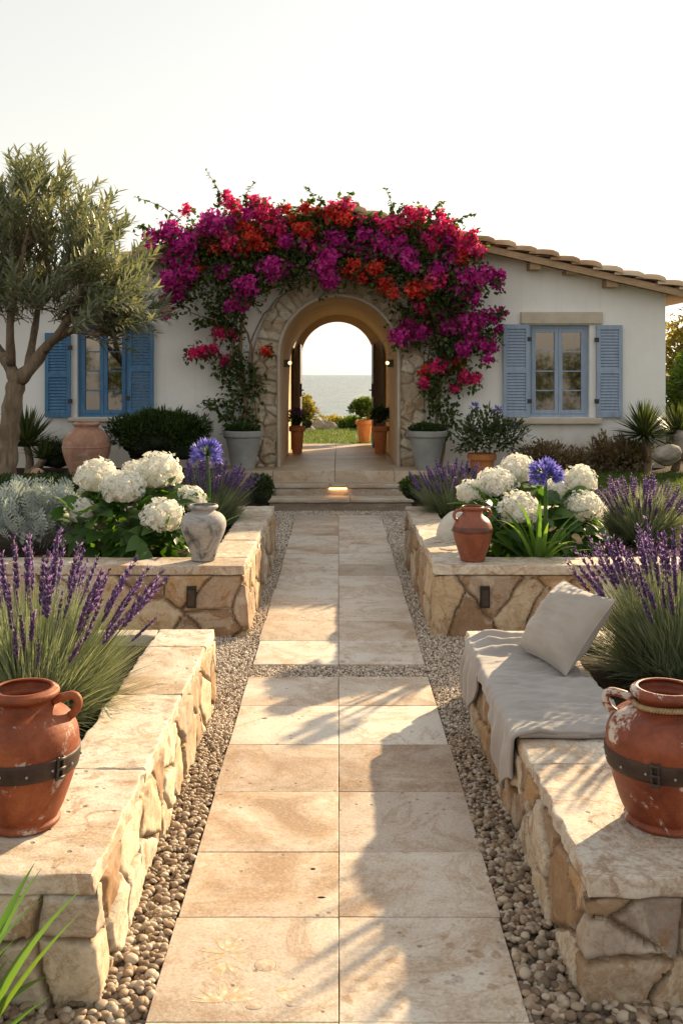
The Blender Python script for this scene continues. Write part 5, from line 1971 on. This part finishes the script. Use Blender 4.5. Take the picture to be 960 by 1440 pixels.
limb([(6, 700, 0), (9, 660, 0), (14, 600, 0), (22, 545, 0), (27, 528, 0)], .122, .088, 24, 16)
limbs = [limb([(26, 535, 0), (48, 512, -.05), (75, 478, -.1), (120, 455, -.2), (165, 425, -.3)], .085, .018),
         limb([(24, 535, 0), (8, 505, .1), (-18, 470, .2), (-50, 430, .3)], .08, .02),
         limb([(40, 518, 0), (48, 470, .3), (55, 430, .5), (68, 365, .6), (72, 310, .5)], .05, .012),
         limb([(16, 515, .05), (15, 450, -.2), (25, 390, -.3), (40, 325, -.3), (52, 275, -.1)], .05, .012),
         limb([(60, 497, -.05), (95, 450, -.4), (118, 400, -.5), (134, 350, -.4)], .045, .012),
         limb([(100, 465, -.15), (150, 470, -.5), (190, 455, -.6)], .03, .008),
         limb([(-5, 490, .1), (-20, 410, .1), (-10, 330, .2), (0, 285, .2)], .045, .012),
         limb([(75, 478, -.1), (110, 440, .3), (150, 390, .5), (185, 365, .5)], .035, .009)]
allp = np.concatenate([l[3:] for l in limbs])
tw = MB(); lf = MB()
OLIVE = leaf_tpl(3, .095, .14, .015)
tips = []
for (px, py, rx, ry, dy, n) in ((45, 385, 115, 75, .0, 84), (145, 405, 62, 62, -.2, 74), (-45, 370, 60, 90, .1, 35), (55, 290, 72, 70, .1, 52), (140, 320, 38, 42, .1, 26), (60, 440, 80, 24, -.2, 26), (178, 455, 38, 32, -.5, 34), (0, 310, 50, 70, .2, 45), (58, 245, 24, 26, .1, 10), (150, 485, 22, 20, -.5, 10)):
    c_ = P(px, py, TY + dy)
    p, d = ell_pts(n, c_, (rx / FPX * TY, .75, ry / FPX * TY), .2, .1, px % 13)
    tips.append(p)
tips = np.concatenate(tips)
cc_ = P(45, 420, TY)
tips = cc_ + (tips - cc_) * [.84, 1, .80]
root = P(45, 520, TY)
for p in tips:
    d = nrm(nrm(p - root) * 1.0 + RG.normal(0, .28, 3) + np.array([.12, 0, .25 if p[2] > 2.6 else -.05]))
    L = RG.uniform(.28, .50)
    e = p + d * L
    mid = p + d * L * .5 + [0, 0, .02]
    tw.tube([p - d * .06, p, mid, e], [.005, .0045, .003, .0016], 4, .5)
    # joined to the nearest limb
    dist = np.linalg.norm(allp - p, axis=1) + (allp[:, 2] > p[2] + .1) * 1.0
    a = allp[np.argmin(dist)]
    tw.tube([a, (a + p) / 2 + [0, 0, .04], p], [.007, .005, .004], 4, .5)
    n = int(L / .029)
    f = np.repeat(np.linspace(.02, 1, n), 2)
    roll = RG.uniform(0, 6.28) + np.repeat(np.arange(n) * 1.9, 2) + np.tile([0, PI], n)
    fr_ = frames(d[None], np.array([[.1, .2, 1.0]]))[0]
    sd = np.cos(roll)[:, None] * fr_[:, 0] + np.sin(roll)[:, None] * fr_[:, 2]
    ld = d * RG.uniform(.7, 1.1, (2 * n, 1)) + sd * RG.uniform(.45, .95, (2 * n, 1))
    lf.inst(OLIVE, p + d * (f * L)[:, None], frames(ld, sd * -.6 + [0, 0, 1] + RG.normal(0, .25, (2 * n, 3))), RG.uniform(.14, .215, 2 * n) * (1 - .25 * f), np.clip(RG.normal(.45, .2) + RG.normal(0, .14, 2 * n), 0, 1))
tw.build('twig_growth', M_OLIVEBARK, t)
trunk.build('trunk', M_OLIVEBARK, t)
lf.build('crown', M_OLIVELEAF, t)

# ---- bougainvillea, one rooted each side of the arch
CL_L = [(215, 335, 16, 'p'), (240, 326, 18, 'p'), (258, 345, 22, 'p'), (250, 368, 22, 'p'), (262, 362, 16, 'p'), (262, 385, 18, 'p'), (240, 392, 16, 'p'), (252, 405, 20, 'p'), (236, 425, 14, 'p'), (246, 412, 14, 'p'), (275, 335, 20, 'p'), (300, 314, 22, 'p'), (322, 318, 18, 'p'), (288, 322, 14, 'p'), (315, 381, 16, 'p'), (348, 402, 18, 'p'), (338, 424, 16, 'p'), (326, 428, 12, 'p'), (384, 378, 20, 'p'), (402, 378, 14, 'p'), (372, 372, 14, 'p'), (366, 302, 15, 'm'), (352, 300, 14, 'p'), (372, 290, 12, 'm'), (325, 288, 12, 'm'), (333, 302, 12, 'm'), (427, 345, 14, 'p'), (450, 352, 18, 'p'), (455, 375, 18, 'p'), (461, 395, 15, 'p'), (402, 338, 14, 'p'), (392, 318, 14, 'm'), (425, 324, 14, 'r'), (440, 322, 12, 'r'), (412, 306, 9, 'r'), (428, 292, 10, 'r'), (438, 345, 10, 'm'),
        (302, 348, 14, 'r'), (330, 328, 15, 'r'), (345, 345, 18, 'r'), (333, 358, 14, 'm'), (352, 330, 15, 'r'), (368, 343, 16, 'r'), (388, 343, 10, 'r'), (320, 340, 16, 'm'), (342, 318, 12, 'r'), (378, 322, 14, 'm'), (278, 376, 12, 'r'), (280, 334, 9, 'm'),
        (283, 495, 13, 'm'), (300, 492, 10, 'm'), (312, 467, 13, 'm'), (330, 471, 9, 'm'), (270, 496, 8, 'm'), (375, 493, 7, 'r'), (262, 295, 8, 'm'), (356, 282, 9, 'm'), (318, 276, 7, 'm'), (400, 296, 8, 'r'), (446, 296, 7, 'r'), (384, 300, 9, 'm'), (232, 440, 8, 'p'), (318, 508, 8, 'm')]
CL_R = [(470, 296, 14, 'm'), (482, 306, 15, 'r'), (488, 290, 12, 'm'), (462, 304, 11, 'r'), (476, 322, 14, 'p'), (546, 318, 16, 'm'), (560, 312, 12, 'm'), (583, 306, 16, 'm'), (594, 299, 10, 'm'), (622, 320, 17, 'm'), (608, 342, 15, 'm'), (655, 345, 18, 'm'), (650, 360, 15, 'r'), (668, 353, 13, 'm'), (636, 362, 15, 'p'), (470, 338, 17, 'p'), (482, 348, 16, 'p'), (505, 352, 17, 'p'), (512, 332, 15, 'p'), (535, 340, 19, 'p'), (522, 358, 16, 'p'), (548, 354, 16, 'p'), (570, 363, 18, 'p'), (578, 374, 13, 'p'), (600, 330, 15, 'p'), (628, 333, 15, 'p'), (560, 338, 13, 'p'), (615, 380, 15, 'p'), (465, 365, 15, 'p'), (464, 390, 14, 'p'), (488, 379, 13, 'r'), (512, 388, 13, 'r'), (530, 378, 14, 'r'), (540, 399, 15, 'r'), (552, 412, 11, 'r'), (582, 408, 15, 'r'), (598, 402, 14, 'r'), (612, 395, 16, 'm'), (498, 372, 10, 'r'),
        (652, 390, 16, 'p'), (670, 389, 16, 'p'), (688, 386, 13, 'p'), (703, 387, 6, 'p'), (660, 408, 15, 'p'), (640, 405, 15, 'p'), (668, 422, 10, 'p'), (640, 430, 17, 'p'), (620, 442, 17, 'p'), (600, 447, 15, 'p'), (577, 456, 17, 'p'), (561, 472, 15, 'p'), (592, 464, 14, 'p'), (652, 452, 17, 'p'), (674, 446, 13, 'p'), (692, 444, 11, 'p'), (706, 440, 6, 'p'), (660, 470, 17, 'p'), (680, 484, 15, 'p'), (652, 490, 14, 'p'), (692, 488, 9, 'p'), (576, 478, 12, 'p'), (628, 458, 15, 'p'), (608, 430, 12, 'm'), (590, 432, 10, 'm'),
        (610, 516, 12, 'm'), (626, 514, 13, 'm'), (642, 510, 13, 'r'), (600, 522, 11, 'r'), (654, 531, 13, 'm'), (668, 532, 9, 'm'), (618, 302, 8, 'm'), (640, 330, 10, 'm'), (662, 332, 9, 'm'), (572, 296, 7, 'm'), (700, 462, 7, 'p'), (700, 400, 7, 'p'), (684, 505, 8, 'p'), (640, 545, 8, 'm'), (596, 540, 8, 'm'), (530, 312, 10, 'm'), (505, 312, 10, 'm')]
BMAT = {'p': M_BP, 'm': M_BM, 'r': M_BR}
BRACT = leaf_tpl(2, .42, .22, .10, .75)


def bdepth(px, py):
    """how far out the growth stands: well proud of roof edge and arch, closer to the wall lower down"""
    return 13.02 + .30 * float(sstep(400, 470, py)) if py > 395 else 13.02


def bougainvillea(label, clusters, stems, cols, sprigs, base, nfill):
    t = thing('bougainvillea', label, 'bougainvillea', base, 'bougainvillea over the arch')
    st = MB(); lv = MB()
    for pts, r0, r1 in stems:
        q = np.array([P(a, b, c) for a, b, c in pts])
        k = len(q)
        Q = np.vstack([2 * q[0] - q[1], q, 2 * q[-1] - q[-2]])
        o = []
        for s in np.linspace(0, k - 1.0001, 26):
            i = int(s); f = s - i
            a, b, c, d = Q[i], Q[i + 1], Q[i + 2], Q[i + 3]
            o.append(.5 * (2 * b + (-a + c) * f + (2 * a - 5 * b + 4 * c - d) * f * f + (-a + 3 * b - 3 * c + d) * f ** 3))
        o = np.array(o) + RG.normal(0, .008, (26, 3))
        st.tube(o, np.linspace(r0, r1, 26), 7)
    P_, D_, S_ = [], [], []
    for px, py, r, k in clusters:
        Y = bdepth(px, py) + RG.uniform(-.10, .10)
        c = P(px, py, Y)
        rr = r / FPX * Y * .98
        m = MB()
        nh = max(6, int(20 * (r / 16) ** 2))
        # flower heads of three bracts crowd a lumpy dome
        d = rdir(nh * 4)
        d = d[(d[:, 1] < .45)][:int(nh * 2.2)]
        hp = c + d * rr * RG.uniform(.62, 1.0, (len(d), 1)) * [1.05, .8, .9]
        for q in range(3):
            side = rdir(len(d))
            m.inst(BRACT, hp, frames(d * .45 + side + [0, -.2, .1], d), RG.uniform(.048, .074, len(d)))
        nx = len(d)
        m.inst(BRACT, c + rdir(nx) * rr * .6, rot_all(nx), RG.uniform(.05, .07, nx), RG.uniform(0, .35, nx))
        lump(m, c, np.array([rr, rr * .8, rr * .9]) * .62, .25, 2.0, int(px), ICO2, .12)
        m.build('flower_cluster', BMAT[k], t)
        n = int(46 * (r / 16) ** 2) + 14
        e = rdir(n)
        P_.append(c + [0, .04, -.02] + e * rr * RG.uniform(.5, 1.75, (n, 1)) * [1.1, .7, 1.0])
        D_.append(e * .5 + RG.normal(0, .7, e.shape) + [0, -.5, -.15])
        S_.append(RG.uniform(.05, .085, n))
    for (px, py, rx, ry, n) in cols:
        n = int(n * (1.6 if py < 440 else 1.25))
        c = P(px, py, bdepth(px, py) + .06)
        e = rdir(n)
        P_.append(c + e * (RG.random((n, 1)) ** .5) * [rx / 105, .16, ry / 105])
        D_.append(RG.normal(0, .7, e.shape) + [0, -.5, -.2])
        S_.append(RG.uniform(.05, .095, n))
    for pts in sprigs:
        q = np.array([P(a, b, 13.0) for a, b in pts])
        s = np.linspace(0, len(q) - 1.001, 18)
        i = s.astype(int); f = (s - i)[:, None]
        o = q[i] * (1 - f) + q[i + 1] * f
        o = o + np.sin(np.linspace(0, PI, 18))[:, None] * [.01, 0, .02]
        st.tube(o, np.linspace(.007, .003, 18), 5)
        dirn = nrm(np.gradient(o, axis=0))
        for k in range(2, 18):
            if RG.random() < .95:
                P_.append(o[k][None]); D_.append((dirn[k] * .4 + rdir(1)[0] * [1, .6, .6] + [0, 0, -.3])[None]); S_.append(RG.uniform(.07, .11, 1) * (1.1 - k / 28))
            if RG.random() < .7:
                P_.append(o[k][None]); D_.append((dirn[k] * .4 + rdir(1)[0] * [1, .6, .6])[None]); S_.append(RG.uniform(.06, .095, 1) * (1.1 - k / 28))
    P_, D_, S_ = np.concatenate(P_), np.concatenate(D_), np.concatenate(S_)
    lv.inst(leaf_tpl(3, .36, .2, .08, .8), P_, frames(D_), S_)
    st.build('stem', M_VINEBARK, t)
    lv.build('foliage', M_BOUGLEAF, t)
    return t


bougainvillea('bougainvillea with purple and red flowers climbing the left of the arch', CL_L,
              [([(352, 662, 13.42), (350, 600, 13.42), (343, 540, 13.44), (338, 480, 13.4), (350, 425, 13.3), (395, 400, 13.25), (450, 385, 13.2)], .034, .014),
               ([(345, 662, 13.45), (338, 600, 13.45), (352, 545, 13.42), (352, 480, 13.42), (325, 430, 13.35), (300, 380, 13.2)], .024, .010),
               ([(356, 660, 13.4), (362, 590, 13.38), (350, 520, 13.4), (362, 460, 13.35), (390, 420, 13.3), (430, 398, 13.25)], .018, .008),
               ([(338, 660, 13.46), (345, 570, 13.4), (328, 500, 13.42), (330, 440, 13.35), (345, 380, 13.2), (360, 340, 13.1)], .018, .008),
               ([(336, 655, 13.48), (322, 610, 13.5), (318, 580, 13.5)], .012, .006),
               ([(330, 470, 13.4), (300, 450, 13.4), (270, 440, 13.4), (250, 415, 13.2)], .010, .005),
               ([(345, 540, 13.42), (318, 510, 13.4), (290, 497, 13.35)], .010, .005)],
              [(330, 365, 75, 48, 520), (290, 350, 60, 40, 260), (400, 370, 60, 40, 420), (440, 345, 40, 40, 220), (360, 330, 60, 30, 260), (268, 400, 30, 40, 130), (310, 430, 35, 30, 130), (325, 450, 22, 30, 110), (335, 520, 22, 45, 190), (325, 575, 20, 45, 170), (350, 600, 18, 40, 110), (310, 520, 16, 16, 50), (295, 568, 18, 10, 45), (360, 540, 18, 30, 80), (300, 450, 30, 12, 40), (350, 410, 30, 25, 120), (285, 455, 20, 10, 26), (420, 310, 35, 22, 130)],
              [[(255, 310), (225, 292), (190, 277)], [(305, 300), (308, 272), (290, 240)], [(348, 295), (345, 275), (358, 255)], [(430, 300), (440, 278), (430, 262)], [(400, 320), (392, 300), (400, 282)], [(230, 335), (205, 322), (195, 318)], [(445, 300), (452, 285), (447, 278)]],
              (P(350, 660, 13.42)[0], 13.42, .457), 0)
bougainvillea('bougainvillea with purple and magenta flowers climbing the right of the arch', CL_R,
              [([(612, 660, 13.42), (612, 600, 13.42), (618, 540, 13.44), (612, 480, 13.4), (590, 430, 13.3), (550, 400, 13.25), (500, 385, 13.2)], .026, .011),
               ([(620, 660, 13.45), (624, 600, 13.45), (612, 550, 13.42), (622, 490, 13.42), (640, 430, 13.35), (655, 390, 13.2)], .022, .010),
               ([(606, 655, 13.42), (603, 580, 13.42), (600, 520, 13.4), (604, 460, 13.35), (580, 400, 13.25)], .016, .008),
               ([(622, 520, 13.4), (650, 500, 13.35), (680, 480, 13.25)], .010, .005)],
              [(500, 340, 45, 38, 300), (545, 370, 60, 42, 460), (600, 370, 50, 45, 380), (640, 400, 40, 45, 280), (630, 440, 40, 35, 240), (650, 470, 35, 30, 190), (620, 490, 26, 40, 220), (612, 550, 22, 45, 200), (630, 590, 18, 35, 110), (600, 430, 35, 25, 150), (570, 440, 20, 15, 40), (640, 520, 25, 18, 80), (610, 420, 40, 30, 160), (535, 325, 45, 22, 200), (480, 310, 30, 20, 110), (685, 470, 16, 18, 36), (470, 350, 25, 30, 130), (600, 330, 40, 25, 170)],
              [[(478, 292), (490, 275), (495, 272)], [(552, 312), (549, 288), (541, 264)], [(560, 312), (562, 298), (566, 286)], [(598, 310), (612, 292), (624, 283)], [(632, 318), (652, 306), (670, 300)], [(520, 318), (522, 305), (535, 300)], [(690, 445), (702, 441), (710, 437)]],
              (P(612, 660, 13.42)[0], 13.42, .457), 0)

# ---- beyond: boulders, bushes and trees
zb = .45
for i, (px, py, rx, ry, Y, lab) in enumerate(((432, 607, 12, 9, 22.6, 'low grey boulder leftmost at the edge of the sea lawn'), (449, 603, 14, 14, 23.2, 'tall pale grey boulder in the row by the sea lawn'), (463, 605, 11, 12, 23.0, 'pale grey boulder at the right end of the row by the sea lawn'), (466, 590, 6, 5, 25.0, 'small dark round boulder before the sea'))):
    m = MB()
    s = Y / FPX
    lump(m, P(px, py, Y), (rx * s, rx * s * .8, ry * s), .22, 1.5, i + 3, ICO3)
    tag(m.build('boulder', M_ROCK), lab, 'boulder', 'boulders by the sea lawn')
for i, (px, py, rx, ry, Y, mt, lab) in enumerate(((497, 601, 20, 15, 23.5, M_GREENLEAF, 'rounded green bush at the end of the sea lawn'), (470, 596, 24, 8, 24.6, M_GOLDLEAF, 'low golden bush behind the sea lawn boulders'), (530, 600, 18, 17, 23.0, M_GOLDLEAF, 'golden bush beyond the right-hand door'), (425, 585, 20, 26, 21.5, M_GOLDLEAF, 'tall sunlit golden bush beyond the left-hand door'), (402, 580, 24, 30, 23, M_GREENLEAF, 'green bush on the seaward side, left of the golden bush'), (560, 590, 26, 24, 24, M_GREENLEAF, 'green bush on the seaward side, right of the golden bush'))):
    s = Y / FPX
    bush('seaside_bush', lab, 'bush', P(px, py, Y), (rx * s, rx * s, ry * s), 1300, .085, mt, 'bushes along the sea edge', core=.7, lumps=.25)


def far_tree(label, x, y, h, r, n, mat, group='trees beyond the right end of the house'):
    z0 = float(ground_h(np.array(x), np.array(y)))
    t = thing('garden_tree', label, 'tree', (x, y, z0), group)
    m = MB()
    for k in range(4):
        a = k * 1.6
        m.tube([(x, y, z0 - .1), (x + .1 * math.cos(a), y + .1 * math.sin(a), z0 + h * .3), (x + r * .5 * math.cos(a), y + r * .5 * math.sin(a), z0 + h * .65)], [.12, .08, .03], 7)
    m.build('trunk', M_OLIVEBARK, t)
    m = MB()
    for k in range(11):
        c_ = np.array([x, y, z0 + h * .50]) + rdir(1)[0] * [r * .6, r * .6, h * .36]
        p, d = ell_pts(n // 11, c_, np.array([r * .55, r * .55, h * .22]), .4, .3, k)
        m.inst(LEAF, p, frames(d + RG.normal(0, .6, d.shape)), RG.uniform(.10, .17, len(p)))
    m.build('crown', mat, t)


for x, y, h, r, mt, lab in ((9.0, 23.5, 3.5, 1.7, M_GOLDLEAF, 'sunlit golden tree just past the right house corner'), (11.5, 25, 4.0, 2.1, M_GOLDLEAF, 'broad golden tree standing right of the first golden tree'), (7.1, 18.5, 1.9, 1.0, M_GREENLEAF, 'low dense green tree in front of the golden tree'), (14, 23, 4.2, 2.0, M_GREENLEAF, 'tall green tree at the far right end of the trees')):
    far_tree(lab, x, y, h, r, 9000, mt)
# the garden across the way, seen mirrored in the window panes
for x, y, h, r, lab in ((-10.8, -10.5, 3.3, 1.5, 'tall garden tree mirrored at the outer edge of the left window'), (-8.0, -11, 2.5, 1.3, 'low garden tree mirrored in the middle of the left window'), (7.0, -10.5, 3.2, 1.2, 'tall garden tree mirrored at the inner edge of the right window'), (9.6, -11, 2.6, 1.5, 'low garden tree mirrored in the right window panes')):
    far_tree(lab, x, y, h, r, 3500, M_GREENLEAF, 'garden trees mirrored in the windows')
for i, (px, py, rx, ry, Y, lab) in enumerate(((938, 640, 20, 14, 12.3, 'low pale boulder under the sunlit yucca'), (965, 628, 26, 22, 13.0, 'large pale boulder at the right edge of the lawn'))):
    m = MB()
    s = Y / FPX
    lump(m, P(px, py, Y), (rx * s, rx * s * .8, ry * s), .2, 1.5, i + 13, ICO3)
    tag(m.build('boulder', M_ROCK), lab, 'boulder', 'boulders by the lawn')
